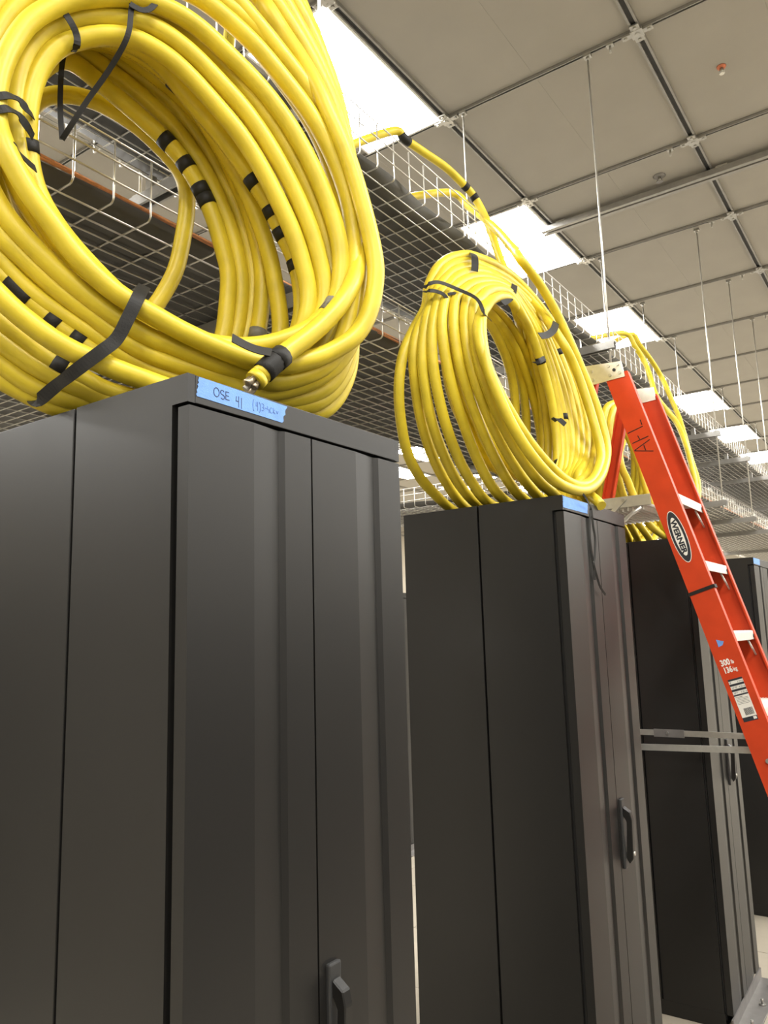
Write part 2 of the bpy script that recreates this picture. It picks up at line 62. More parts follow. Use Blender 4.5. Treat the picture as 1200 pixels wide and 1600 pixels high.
 (False,[(-0.8,1.2,3.27),(-0.66,1.542,3.525),(-0.64,1.609,3.519),(-0.62,1.732,3.515),(-0.6,1.858,3.51),(-0.58,1.953,3.48),(-0.56,2.019,3.44),(-0.53,2.046,3.356),(-0.5,2.043,3.263),(-0.46,2.011,3.151),(-0.42,1.989,3.046),(-0.36,1.98,2.944),(-0.3,1.968,2.803)]),
]
COIL_3 = [
 (False,[(-0.95,3.6,3.3),(-0.75,3.75,3.37),(-0.6,4.091,3.489),(-0.56,4.154,3.412),(-0.52,4.213,3.311),(-0.48,4.18,3.177),(-0.43,4.091,3.027),(-0.38,4.109,2.934),(-0.33,4.111,2.848),(-0.28,4.051,2.719),(-0.24,3.986,2.564),(-0.2,3.884,2.361),(-0.21,3.72,2.2),(-0.24,3.45,2.06),(-0.27,3.2,2.025),(-0.3,3.02,2.022)]),
 (False,[(-0.95,4.0,3.3),(-0.75,4.0,3.37),(-0.6,4.227,3.523),(-0.56,4.283,3.45),(-0.53,4.403,3.379),(-0.5,4.507,3.284),(-0.46,4.47,3.181),(-0.42,4.452,3.054),(-0.38,4.404,2.94),(-0.34,4.328,2.803),(-0.3,4.267,2.636),(-0.26,4.223,2.446),(-0.25,3.95,2.22),(-0.27,3.6,2.06),(-0.32,3.28,2.022),(-0.36,3.05,2.022)]),
 (True,[(-0.28,2.721,2.629),(-0.283,2.659,2.58),(-0.29,2.627,2.494),(-0.299,2.631,2.383),(-0.308,2.668,2.288),(-0.316,2.741,2.195),(-0.324,2.85,2.112),(-0.33,2.993,2.053),(-0.36,3.131,2.022),(-0.38,3.291,2.06),(-0.27,3.391,2.22),(-0.29,3.411,2.42),(-0.29,3.331,2.58),(-0.29,3.151,2.68),(-0.285,2.931,2.69)]),
 (True,[(-0.27,2.781,2.638),(-0.271,2.711,2.58),(-0.274,2.675,2.5),(-0.277,2.663,2.4),(-0.28,2.686,2.301),(-0.284,2.752,2.207),(-0.287,2.859,2.127),(-0.29,3.018,2.033),(-0.32,3.131,2.022),(-0.34,3.291,2.06),(-0.26,3.391,2.22),(-0.28,3.411,2.42),(-0.28,3.331,2.58),(-0.28,3.151,2.68),(-0.275,2.931,2.69)]),
 (True,[(-0.27,2.83,2.615),(-0.266,2.748,2.535),(-0.26,2.687,2.417),(-0.254,2.68,2.311),(-0.248,2.71,2.218),(-0.242,2.789,2.133),(-0.238,2.903,2.078),(-0.235,3.017,2.03),(-0.265,3.131,2.022),(-0.285,3.291,2.06),(-0.25,3.391,2.22),(-0.27,3.411,2.42),(-0.27,3.331,2.58),(-0.27,3.151,2.68),(-0.265,2.931,2.69)]),
 (True,[(-0.26,2.829,2.582),(-0.24,2.694,2.445),(-0.22,2.633,2.325),(-0.206,2.669,2.256),(-0.192,2.69,2.188),(-0.175,2.726,2.107),(-0.162,2.858,2.052),(-0.155,3.019,2.026),(-0.185,3.131,2.022),(-0.205,3.291,2.06),(-0.24,3.391,2.22),(-0.26,3.411,2.42),(-0.26,3.331,2.58),(-0.26,3.151,2.68),(-0.255,2.931,2.69)]),
 (True,[(-0.27,2.815,2.627),(-0.251,2.818,2.537),(-0.233,2.856,2.461),(-0.217,2.867,2.393),(-0.203,2.874,2.331),(-0.187,2.857,2.254),(-0.166,2.861,2.162),(-0.145,2.926,2.077),(-0.13,3.022,2.019),(-0.16,3.131,2.022),(-0.18,3.291,2.06),(-0.23,3.391,2.22),(-0.25,3.411,2.42),(-0.25,3.331,2.58),(-0.25,3.151,2.68),(-0.245,2.931,2.69)]),
 (True,[(-0.33,3.381,2.331),(-0.306,3.366,2.437),(-0.285,3.322,2.531),(-0.269,3.256,2.6),(-0.261,3.174,2.636),(-0.261,3.087,2.636),(-0.27,3.005,2.599),(-0.285,2.939,2.529),(-0.307,2.896,2.435),(-0.331,2.881,2.328),(-0.355,2.897,2.222),(-0.376,2.941,2.129),(-0.391,3.009,2.061),(-0.399,3.091,2.025),(-0.399,3.178,2.026),(-0.39,3.259,2.065),(-0.374,3.325,2.135),(-0.353,3.367,2.23)]),
 (True,[(-0.36,3.391,2.331),(-0.336,3.375,2.437),(-0.315,3.33,2.531),(-0.299,3.261,2.6),(-0.291,3.175,2.636),(-0.291,3.085,2.636),(-0.3,3.0,2.599),(-0.315,2.931,2.529),(-0.337,2.886,2.435),(-0.361,2.871,2.328),(-0.385,2.888,2.222),(-0.406,2.934,2.129),(-0.421,3.004,2.061),(-0.429,3.089,2.025),(-0.429,3.18,2.026),(-0.42,3.264,2.065),(-0.404,3.333,2.135),(-0.383,3.377,2.23)]),
 (True,[(-0.39,3.401,2.331),(-0.366,3.385,2.437),(-0.345,3.338,2.531),(-0.329,3.265,2.6),(-0.321,3.177,2.636),(-0.321,3.083,2.636),(-0.33,2.995,2.599),(-0.345,2.923,2.529),(-0.367,2.877,2.435),(-0.391,2.861,2.328),(-0.415,2.878,2.222),(-0.436,2.926,2.129),(-0.451,2.999,2.061),(-0.459,3.087,2.025),(-0.459,3.182,2.026),(-0.45,3.269,2.065),(-0.434,3.341,2.135),(-0.413,3.386,2.23)]),
 (True,[(-0.42,3.411,2.331),(-0.396,3.394,2.437),(-0.375,3.345,2.531),(-0.359,3.27,2.6),(-0.351,3.179,2.636),(-0.351,3.081,2.636),(-0.36,2.99,2.599),(-0.375,2.915,2.529),(-0.397,2.867,2.435),(-0.421,2.851,2.328),(-0.445,2.869,2.222),(-0.466,2.919,2.129),(-0.481,2.994,2.061),(-0.489,3.086,2.025),(-0.489,3.183,2.026),(-0.48,3.275,2.065),(-0.464,3.348,2.135),(-0.443,3.396,2.23)]),
]
TAPE_1 = [(15,[-0.198,0.338,2.544],0.035),(15,[-0.178,0.373,2.481],0.03),(15,[-0.169,0.388,2.444],0.03),(15,[-0.154,0.414,2.38],0.035),(9,[-0.364,0.251,2.654],0.022),(9,[-0.344,0.285,2.609],0.028),(9,[-0.33,0.311,2.562],0.03),(9,[-0.324,0.321,2.539],0.03),(13,[-0.317,0.232,2.76],0.02),(17,[-0.355,-0.062,2.204],0.05),(17,[-0.329,-0.016,2.159],0.03),(17,[-0.308,0.021,2.13],0.025),(18,[-0.341,0.001,2.09],0.03),(6,[-0.376,-0.048,2.483],0.03),(12,[-0.261,0.409,2.249],0.03),(0,[-0.065,0.407,2.246],0.02),(0,[-0.059,0.417,2.263],0.012)]
TAPE_2 = [(0,[-0.272,2.109,2.805],0.03),(2,[-0.232,2.018,2.669],0.03),(5,[-0.188,1.915,2.381],0.02),(14,[-0.64,1.609,3.519],0.04),(14,[-0.576,1.969,3.473],0.03),(14,[-0.56,2.019,3.44],0.02),(7,[-0.205,1.776,2.569],0.015)]
STRAPS_1 = [([[-0.2414,0.1046,2.243],[-0.1898,0.0541,2.192],[-0.1941,0.0367,2.1475],[-0.2069,0.0246,2.11],[-0.2192,0.0036,2.0846],[-0.257,-0.0217,2.0502],[-0.3128,-0.0182,2.039],[-0.3472,-0.0277,2.0192],[-0.4162,0.0028,2.046]],0.022),([[-0.3445,-0.0529,2.783],[-0.3188,-0.0524,2.7509],[-0.3079,-0.0337,2.7365],[-0.3023,-0.0201,2.7197],[-0.3039,-0.0069,2.7036],[-0.307,-0.0042,2.6849],[-0.3434,0.0088,2.696]],0.012),([[-0.33,-0.1472,2.5094],[-0.3161,-0.1333,2.5114],[-0.3134,-0.1188,2.5201],[-0.3281,-0.0942,2.5319],[-0.3332,-0.0772,2.5285],[-0.3471,-0.0574,2.5314]],0.014),([[-0.3294,-0.1462,2.483],[-0.3111,-0.1347,2.4838],[-0.3085,-0.1202,2.4923],[-0.3275,-0.0932,2.5033],[-0.3321,-0.0752,2.4951],[-0.3464,-0.0561,2.4923]],0.014),([[-0.3013,-0.1178,2.4256],[-0.3056,-0.1053,2.4225],[-0.3253,-0.0796,2.4276],[-0.3432,-0.0506,2.4328]],0.014),([[-0.2489,0.0719,2.8191],[-0.2508,0.0686,2.7812],[-0.2535,0.0638,2.7217],[-0.3021,0.0599,2.674],[-0.3433,0.0487,2.6305],[-0.3735,0.0365,2.5863],[-0.4,0.0307,2.5572]],0.01),([[-0.4,0.0307,2.5572],[-0.4029,0.0258,2.6265],[-0.4116,0.0307,2.7085],[-0.4099,0.0336,2.7454]],0.01),([[-0.248,0.0635,2.7881],[-0.2369,0.0824,2.7822],[-0.2283,0.0973,2.7936],[-0.2248,0.1132,2.8278]],0.011)]
STRAPS_2 = [([[-0.315,1.185,2.654],[-0.28,1.147,2.642],[-0.26,1.18,2.655],[-0.23,1.232,2.644],[-0.17,1.245,2.6],[-0.14,1.228,2.542],[-0.18,1.35,2.569]],0.012),([[-0.315,1.184,2.64],[-0.285,1.154,2.626],[-0.27,1.178,2.628],[-0.255,1.196,2.62],[-0.25,1.212,2.607]],0.012),([[-0.25,1.213,2.625],[-0.235,1.233,2.631],[-0.232,1.249,2.619],[-0.23,1.248,2.597]],0.009),([[-0.33,1.534,2.915],[-0.27,1.436,2.845],[-0.255,1.409,2.803],[-0.255,1.403,2.774]],0.024),([[-0.23,1.651,2.811],[-0.205,1.582,2.751],[-0.185,1.505,2.694],[-0.185,1.452,2.661]],0.022),([[-0.17,1.859,2.723],[-0.125,1.72,2.64],[-0.12,1.647,2.597],[-0.12,1.584,2.575]],0.026),([[-0.17,1.644,2.509],[-0.14,1.614,2.499],[-0.135,1.647,2.519]],0.018),([[-0.13,1.675,2.307],[-0.09,1.619,2.294],[-0.07,1.63,2.272]],0.018),([[-0.09,1.558,2.122],[-0.07,1.532,2.139]],0.012)]
TIE_2 = [[[0.03,1.479,2.009],[0.03,1.509,1.995],[0.014,1.579,1.981],[0.014,1.586,1.952],[0.014,1.589,1.924],[0.014,1.598,1.884],[0.014,1.581,1.825],[0.014,1.571,1.807],[0.014,1.588,1.775],[0.014,1.612,1.74],[0.014,1.655,1.716]],[[0.012,1.584,1.982],[0.012,1.569,1.942],[0.012,1.558,1.89],[0.012,1.567,1.833],[0.012,1.575,1.806],[0.012,1.576,1.759]]]
MARKER_STROKES = [[[-0.044,2.198,2.351],[0.013,2.198,2.369]],[[0.006,2.198,2.395],[0.011,2.198,2.376]],[[-0.03,2.198,2.309],[0.031,2.198,2.327]],[[-0.008,2.198,2.335],[-0.002,2.198,2.321]],[[-0.023,2.198,2.281],[0.035,2.198,2.313]],[[0.012,2.198,2.294],[0.017,2.198,2.276]],[[-0.025,2.198,2.279],[0.045,2.198,2.267]]]
# ------------------------------------------------------------------ materials
def mat(name, col, rough=0.5, metal=0.0, noise=0.0, nscale=30.0, bump=0.0, bscale=120.0, spec=0.5):
    m = bpy.data.materials.new(name); m.use_nodes = True; nt = m.node_tree
    b = nt.nodes['Principled BSDF']; b.inputs['Base Color'].default_value = (*col, 1)
    b.inputs['Roughness'].default_value = rough; b.inputs['Metallic'].default_value = metal
    b.inputs['Specular IOR Level'].default_value = spec
    if noise or bump:
        tc = nt.nodes.new('ShaderNodeTexCoord')
    if noise:
        n = nt.nodes.new('ShaderNodeTexNoise'); n.inputs['Scale'].default_value = nscale; n.inputs['Detail'].default_value = 4
        r = nt.nodes.new('ShaderNodeMapRange'); r.inputs['From Min'].default_value = 0.3; r.inputs['From Max'].default_value = 0.7
        r.inputs['To Min'].default_value = 1-noise; r.inputs['To Max'].default_value = 1+noise
        h = nt.nodes.new('ShaderNodeVectorMath'); h.operation = 'SCALE'; h.inputs[0].default_value = col
        nt.links.new(tc.outputs['Object'], n.inputs['Vector']); nt.links.new(n.outputs['Fac'], r.inputs['Value'])
        nt.links.new(r.outputs['Result'], h.inputs['Scale']); nt.links.new(h.outputs['Vector'], b.inputs['Base Color'])
    if bump:
        n2 = nt.nodes.new('ShaderNodeTexNoise'); n2.inputs['Scale'].default_value = bscale; n2.inputs['Detail'].default_value = 3
        bp = nt.nodes.new('ShaderNodeBump'); bp.inputs['Strength'].default_value = bump; bp.inputs['Distance'].default_value = 0.002
        nt.links.new(tc.outputs['Object'], n2.inputs['Vector']); nt.links.new(n2.outputs['Fac'], bp.inputs['Height']); nt.links.new(bp.outputs['Normal'], b.inputs['Normal'])
    return m
M = {}
M['ceil'] = mat('ceiling_panel_paint', (0.365, 0.345, 0.305), 0.85, 0, 0.03, 3, 0.05, 60)
M['backing'] = mat('dark_ceiling_void', (0.10, 0.095, 0.09), 0.9, noise=0.05)
M['strut'] = mat('galvanised_channel', (0.34, 0.33, 0.31), 0.45, 0.6, 0.08, 25)
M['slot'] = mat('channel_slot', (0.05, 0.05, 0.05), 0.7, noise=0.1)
M['galv'] = mat('galvanised_steel', (0.50, 0.49, 0.46), 0.35, 0.85, 0.08, 40)
M['wire'] = mat('zinc_wire', (0.62, 0.60, 0.55), 0.32, 0.8, 0.05, 40)
M['liner'] = mat('black_liner_sheet', (0.085, 0.082, 0.075), 0.6, 0, 0.15, 6, 0.2, 20)
M['copper'] = mat('copper', (0.60, 0.27, 0.13), 0.4, 0.8, 0.2, 60)
M['rack'] = mat('charcoal_powder_coat', (0.0095, 0.0088, 0.0079), 0.42, 0.0, 0.05, 5, 0.05, 900, 0.5)
M['rackdark'] = mat('black_recess', (0.012, 0.012, 0.012), 0.6, noise=0.1)
M['handle'] = mat('handle_black', (0.03, 0.03, 0.03), 0.45, noise=0.1)
M['blue'] = mat('blue_masking_tape', (0.16, 0.32, 0.72), 0.75, 0, 0.08, 60, 0.3, 500)
M['ink'] = mat('marker_ink', (0.02, 0.02, 0.05), 0.6, noise=0.1)
M['faint'] = mat('faint_marker_ink', (0.08, 0.15, 0.38), 0.6, noise=0.1)
M['tape'] = mat('black_tape', (0.014, 0.013, 0.011), 0.6, 0, 0.15, 60, 0.2, 300, 0.3)
M['silver'] = mat('bare_strands', (0.45, 0.38, 0.28), 0.35, 0.7, 0.25, 150)
M['grey'] = mat('grey_scuff', (0.16, 0.15, 0.12), 0.6, noise=0.2)
M['orange'] = mat('orange_fibreglass', (0.56, 0.052, 0.012), 0.5, 0, 0.08, 14, 0.1, 200, 0.25)
M['alu'] = mat('brushed_aluminium', (0.62, 0.60, 0.55), 0.38, 0.75, 0.06, 50)
M['step'] = mat('step_aluminium', (0.74, 0.71, 0.65), 0.5, 0.35, 0.06, 50)
M['white'] = mat('white_print', (0.80, 0.77, 0.70), 0.6, noise=0.03)
M['black'] = mat('black_print', (0.02, 0.022, 0.03), 0.5, noise=0.05)
M['floor'] = mat('raised_floor_tile', (0.40, 0.355, 0.28), 0.55, 0, 0.06, 8, 0.05, 80)
M['seam'] = mat('floor_seam', (0.62, 0.58, 0.50), 0.6, noise=0.05)
M['wall'] = mat('painted_wall', (0.62, 0.58, 0.50), 0.85, 0, 0.02, 4)
M['white_enamel'] = mat('white_enamel', (0.75, 0.74, 0.70), 0.4, noise=0.02)
M['red'] = mat('red_brass', (0.62, 0.20, 0.10), 0.4, 0.3, 0.1, 60)
M['plate'] = mat('steel_base_plate', (0.22, 0.21, 0.20), 0.4, 0.4, 0.1, 20)
def yellow():
    m = bpy.data.materials.new('yellow_cable_jacket'); m.use_nodes = True; nt = m.node_tree; N = nt.nodes; L = nt.links
    b = N['Principled BSDF']; b.inputs['Roughness'].default_value = 0.42; b.inputs['Specular IOR Level'].default_value = 0.4
    tc = N.new('ShaderNodeTexCoord'); n = N.new('ShaderNodeTexNoise'); n.inputs['Scale'].default_value = 14; n.inputs['Detail'].default_value = 6
    L.new(tc.outputs['Object'], n.inputs['Vector'])
    cr = N.new('ShaderNodeValToRGB'); cr.color_ramp.elements[0].position = 0.28; cr.color_ramp.elements[0].color = (0.52, 0.40, 0.022, 1)
    cr.color_ramp.elements[1].position = 0.62; cr.color_ramp.elements[1].color = (0.66, 0.51, 0.030, 1)
    L.new(n.outputs['Fac'], cr.inputs['Fac'])
    # faint printed legend along the jacket (flat print, from the tube's own UV: x along in metres, y around)
    uv = N.new('ShaderNodeUVMap'); uv.uv_map = 'along'
    sep = N.new('ShaderNodeSeparateXYZ'); L.new(uv.outputs['UV'], sep.inputs[0])
    d = N.new('ShaderNodeMath'); d.operation = 'SUBTRACT'; d.inputs[1].default_value = 0.5; L.new(sep.outputs['Y'], d.inputs[0])
    ab = N.new('ShaderNodeMath'); ab.operation = 'ABSOLUTE'; L.new(d.outputs[0], ab.inputs[0])
    lt = N.new('ShaderNodeMath'); lt.operation = 'LESS_THAN'; lt.inputs[1].default_value = 0.022; L.new(ab.outputs[0], lt.inputs[0])
    cmb = N.new('ShaderNodeCombineXYZ'); L.new(sep.outputs['X'], cmb.inputs['X']); sc = N.new('ShaderNodeMath'); sc.operation = 'MULTIPLY'; sc.inputs[1].default_value = 0.15
    L.new(sep.outputs['Y'], sc.inputs[0]); L.new(sc.outputs[0], cmb.inputs['Y'])
    n2 = N.new('ShaderNodeTexNoise'); n2.inputs['Scale'].default_value = 260; n2.inputs['Detail'].default_value = 1; L.new(cmb.outputs[0], n2.inputs['Vector'])
    g = N.new('ShaderNodeMath'); g.operation = 'GREATER_THAN'; g.inputs[1].default_value = 0.53; L.new(n2.outputs['Fac'], g.inputs[0])
    mu = N.new('ShaderNodeMath'); mu.operation = 'MULTIPLY'; L.new(lt.outputs[0], mu.inputs[0]); L.new(g.outputs[0], mu.inputs[1])
    mu2 = N.new('ShaderNodeMath'); mu2.operation = 'MULTIPLY'; mu2.inputs[1].default_value = 0.45; L.new(mu.outputs[0], mu2.inputs[0])
    mx = N.new('ShaderNodeMix'); mx.data_type = 'RGBA'; L.new(mu2.outputs[0], mx.inputs['Factor']); L.new(cr.outputs['Color'], mx.inputs[6]); mx.inputs[7].default_value = (0.12, 0.08, 0.02, 1)
    L.new(mx.outputs[2], b.inputs['Base Color'])
    n3 = N.new('ShaderNodeTexNoise'); n3.inputs['Scale'].default_value = 40; L.new(tc.outputs['Object'], n3.inputs['Vector'])
    bp = N.new('ShaderNodeBump'); bp.inputs['Strength'].default_value = 0.15; bp.inputs['Distance'].default_value = 0.003; L.new(n3.outputs['Fac'], bp.inputs['Height']); L.new(bp.outputs['Normal'], b.inputs['Normal'])
    return m
M['yellow'] = yellow()
def emit(name, col, s):
    m = bpy.data.materials.new(name); m.use_nodes = True; nt = m.node_tree
    nt.nodes.remove(nt.nodes['Principled BSDF']); e = nt.nodes.new('ShaderNodeEmission'); e.inputs[0].default_value = (*col, 1); e.inputs[1].default_value = s
    nt.links.new(e.outputs[0], nt.nodes['Material Output'].inputs[0]); return m
M['lamp'] = emit('lit_diffuser', (1.0, 0.98, 0.935), LAMP_STRENGTH)

# ------------------------------------------------------------------ helpers
def link(name, me, m, parent=None, smooth=False):
    o = bpy.data.objects.new(name, me); COL.objects.link(o)
    if m is not None and len(me.materials) == 0: me.materials.append(m)
    if parent is not None: o.parent = parent
    return o
def from_bm(name, bm, m, parent=None, smooth=False):
    me = bpy.data.meshes.new(name); bm.normal_update(); bm.to_mesh(me); bm.free()
    if smooth:
        for p in me.polygons: p.use_smooth = True
    return link(name, me, m, parent)
def bbox(bm, x0, x1, y0, y1, z0, z1, bev=0.0):
    r = bmesh.ops.create_cube(bm, size=1.0); vs = r['verts']
    for v in vs: v.co = Vector(((x0+x1)/2+v.co.x*(x1-x0), (y0+y1)/2+v.co.y*(y1-y0), (z0+z1)/2+v.co.z*(z1-z0)))
    if bev:
        es = list({e for v in vs for e in v.link_edges}); bmesh.ops.bevel(bm, geom=es, offset=bev, segments=2, affect='EDGES', profile=0.5)
def box(name, x0, x1, y0, y1, z0, z1, m, parent=None, bev=0.0):
    bm = bmesh.new(); bbox(bm, x0, x1, y0, y1, z0, z1, bev); return from_bm(name, bm, m, parent)
def prism(bm, poly, axis, a, b):
    """extrude a 2D polygon along axis (0 x: poly=(y,z), 1 y: poly=(x,z), 2 z: poly=(x,y))"""
    def mk(p, t): return (t, p[0], p[1]) if axis == 0 else ((p[0], t, p[1]) if axis == 1 else (p[0], p[1], t))
    A = [bm.verts.new(mk(p, a)) for p in poly]; B = [bm.verts.new(mk(p, b)) for p in poly]; n = len(poly)
    bm.faces.new(A); bm.faces.new(B[::-1])
    for i in range(n): bm.faces.new((A[i], B[i], B[(i+1) % n], A[(i+1) % n]))
    bmesh.ops.recalc_face_normals(bm, faces=bm.faces[:])
def catmull(pts, closed, n):
    P = [Vector(p) for p in pts]; N = len(P); out = []
    for i in range(N if closed else N-1):
        g = (lambda j: P[j % N]) if closed else (lambda j: P[min(max(j, 0), N-1)])
        a, b, c, d = g(i-1), g(i), g(i+1), g(i+2)
        for k in range(n):
            t = k/n; out.append(0.5*((2*b)+(-a+c)*t+(2*a-5*b+4*c-d)*t*t+(-a+3*b-3*c+d)*t**3))
    if not closed: out.append(P[-1])
    return out
def smooth_path(pts, closed, step=0.012):
    """dense catmull, light smoothing, resample to an even step"""
    P = catmull(pts, closed, 12)
    for _ in range(6):
        Q = P[:]
        for i in range(len(P)):
            if not closed and i in (0, len(P)-1): continue
            Q[i] = (P[i-1]+P[i]*2+P[(i+1) % len(P)])/4
        P = Q
    L = P+[P[0]] if closed else P
    d = [0.0]
    for a, b in zip(L, L[1:]): d.append(d[-1]+(b-a).length)
    n = max(4, int(d[-1]/step)); out = []; j = 0
    for k in range(n if closed else n+1):
        t = d[-1]*k/n
        while j < len(d)-2 and d[j+1] < t: j += 1
        f = (t-d[j])/max(d[j+1]-d[j], 1e-9); out.append(L[j].lerp(L[j+1], f))
    return out
def tube(bm, P, r, sides=12, closed=False, caps=True, up=Vector((0.3, 0.2, 0.93)), uvname=None):
    n = len(P); T = []
    for i in range(n):
        a = P[i-1] if (closed or i > 0) else P[i]; b = P[(i+1) % n] if (closed or i < n-1) else P[i]
        T.append((b-a).normalized())
    N = up-T[0]*up.dot(T[0])
    if N.length < 1e-4: N = Vector((1, 0, 0))-T[0]*T[0].x
    N.normalize(); rings = []
    for i in range(n):
        N = N-T[i]*N.dot(T[i]); N.normalize(); B = T[i].cross(N)
        rr = r[i] if isinstance(r, list) else r
        rings.append([bm.verts.new(P[i]+(N*math.cos(2*math.pi*k/sides)+B*math.sin(2*math.pi*k/sides))*rr) for k in range(sides)])
    uvl = bm.loops.layers.uv.get('along') or (bm.loops.layers.uv.new('along') if uvname else None)
    acc = 0.0
    for i in range(n if closed else n-1):
        A = rings[i]; Bq = rings[(i+1) % n]; off = 0
        if closed and i == n-1:
            off = min(range(sides), key=lambda o: (Bq[o].co-A[0].co).length)
        seg = (P[(i+1) % n]-P[i]).length
        for k in range(sides):
            f = bm.faces.new((A[k], A[(k+1) % sides], Bq[(k+1+off) % sides], Bq[(k+off) % sides])); f.smooth = True
            if uvl:
                for l, (u, v) in zip(f.loops, ((acc, k/sides), (acc, (k+1)/sides), (acc+seg, (k+1)/sides), (acc+seg, k/sides))): l[uvl].uv = (u, v)
        acc += seg
    if caps and not closed:
        bm.faces.new(rings[0][::-1]); bm.faces.new(rings[-1])
def tube_obj(name, P, r, m, parent=None, sides=12, closed=False, uv=False):
    bm = bmesh.new(); tube(bm, [Vector(p) for p in P], r, sides, closed, True, Vector((0.3, 0.2, 0.93)), 'along' if uv else None)
    bmesh.ops.recalc_face_normals(bm, faces=bm.faces[:])
    return from_bm(name, bm, m, parent)
def cyl(bm, c, axis, r, h, sides=12):
    a = Vector(c); d = Vector(axis).normalized(); tube(bm, [a, a+d*h], r, sides, False, True, Vector((0.31, 0.52, 0.79)))
def ribbon(name, pts, width, nrm, m, parent, thick=0.0016, step=0.006):
    P = smooth_path(pts, False, step); bm = bmesh.new(); nrm = Vector(nrm).normalized(); rows = []
    for i in range(len(P)):
        T = (P[min(i+1, len(P)-1)]-P[max(i-1, 0)]).normalized(); Wd = nrm.cross(T)
        if Wd.length < 0.2: Wd = Vector((0, 0, 1)).cross(T)
        Wd.normalize(); Nn = T.cross(Wd)
        rows.append([bm.verts.new(P[i]+Wd*s*width/2+Nn*t*thick/2) for s, t in ((-1, -1), (1, -1), (1, 1), (-1, 1))])
    for A, B in zip(rows, rows[1:]):
        for k in range(4): bm.faces.new((A[k], A[(k+1) % 4], B[(k+1) % 4], B[k]))
    bm.faces.new(rows[0][::-1]); bm.faces.new(rows[-1]); bmesh.ops.recalc_face_normals(bm, faces=bm.faces[:])
    return from_bm(name, bm, m, parent)
def empty(name, loc=(0, 0, 0)):
    o = bpy.data.objects.new(name, None); o.empty_display_size = 0.1; COL.objects.link(o); o.location = loc; return o
def tag(o, label, cat, group=None):
    o['label'] = label; o['category'] = cat
    if group: o['group'] = group
    return o
def struct(o): o['kind'] = 'structure'; return o
def text_obj(name, body, size, origin, xdir, ydir, m, parent, depth=0.0003, sx=1.0, align='LEFT', shear=0.0, bold=0.0):
    cu = bpy.data.curves.new(name, 'FONT'); cu.body = body; cu.size = size; cu.align_x = align; cu.extrude = depth; cu.shear = shear; cu.offset = bold; cu.resolution_u = 3
    t = bpy.data.objects.new('tmp_text', cu); COL.objects.link(t); bpy.context.view_layer.update()
    dg = bpy.context.evaluated_depsgraph_get(); me = bpy.data.meshes.new_from_object(t.evaluated_get(dg)); bpy.data.objects.remove(t); bpy.data.curves.remove(cu)
    X = Vector(xdir).normalized(); Z = X.cross(Vector(ydir)).normalized(); Y = Z.cross(X); o = Vector(origin)
    for v in me.vertices: c = v.co.copy(); v.co = o+X*c.x*sx+Y*c.y+Z*c.z
    me.name = name; me.materials.clear(); return link(name, me, m, parent)
def strokes(name, segs, width, m, parent, out):
    bm = bmesh.new(); n = Vector(out)
    for s in segs:
        P = [Vector(p) for p in s]
        for a, b in zip(P, P[1:]):
            T = (b-a).normalized(); Wd = n.cross(T)*width/2; a2 = a-T*width*0.3; b2 = b+T*width*0.3
            v = [bm.verts.new(q+n*t) for t in (0.0, 0.0004) for q in (a2-Wd, a2+Wd, b2+Wd, b2-Wd)]
            for f in ((4, 5, 6, 7), (3, 2, 1, 0), (0, 1, 5, 4), (1, 2, 6, 5), (2, 3, 7, 6), (3, 0, 4, 7)): bm.faces.new([v[i] for i in f])
    bmesh.ops.recalc_face_normals(bm, faces=bm.faces[:]); return from_bm(name, bm, m, parent)

# ------------------------------------------------------------------ room
X0, X1, Y0, Y1 = -14.0, 9.0, -8.0, 38.0
ZC = 4.917; XA = -0.157; PX = 1.235; G0 = 3.301; PY = 1.22
fl = struct(box('floor', X0, X1, Y0, Y1, -0.3, -0.012, M['seam']))
TS = 0.61; bmt = bmesh.new(); bbox(bmt, 0.002, TS-0.002, 0.002, TS-0.002, -0.02, 0.0, 0.001)
tile_me = bpy.data.meshes.new('floor_tile'); bmt.to_mesh(tile_me); bmt.free(); tile_me.materials.append(M['floor'])
NX0, NX1, NY0, NY1 = -8, 5, -3, 14
for i in range(NX0, NX1):
    for j in range(NY0, NY1):
        o = link('floor_tile', tile_me, None, fl); o.location = (0.11+i*TS, 0.06+j*TS, 0)
bm = bmesh.new()
for i in range(-23, 15):
    for j in range(-13, 62):
        if NX0 <= i < NX1 and NY0 <= j < NY1: continue
        x, y = 0.11+i*TS, 0.06+j*TS
        if x < X0 or x+TS > X1 or y < Y0 or y+TS > Y1: continue
        v = [bm.verts.new((x+a, y+b, 0)) for a, b in ((.002, .002), (TS-.002, .002), (TS-.002, TS-.002), (.002, TS-.002))]; bm.faces.new(v)
ft = from_bm('floor_tile_field', bm, M['floor'], fl); ft['kind'] = 'stuff'
struct(box('wall_left', X0-0.2, X0, Y0, Y1, 0, ZC+0.3, M['wall'])); struct(box('wall_right', X1, X1+0.2, Y0, Y1, 0, ZC+0.3, M['wall']))
struct(box('wall_back', X0-0.2, X1+0.2, Y1, Y1+0.2, 0, ZC+0.3, M['wall'])); struct(box('wall_front', X0-0.2, X1+0.2, Y0-0.2, Y0, 0, ZC+0.3, M['wall']))
ce = struct(box('ceiling', X0, X1, Y0, Y1, ZC+0.06, ZC+0.3, M['backing']))
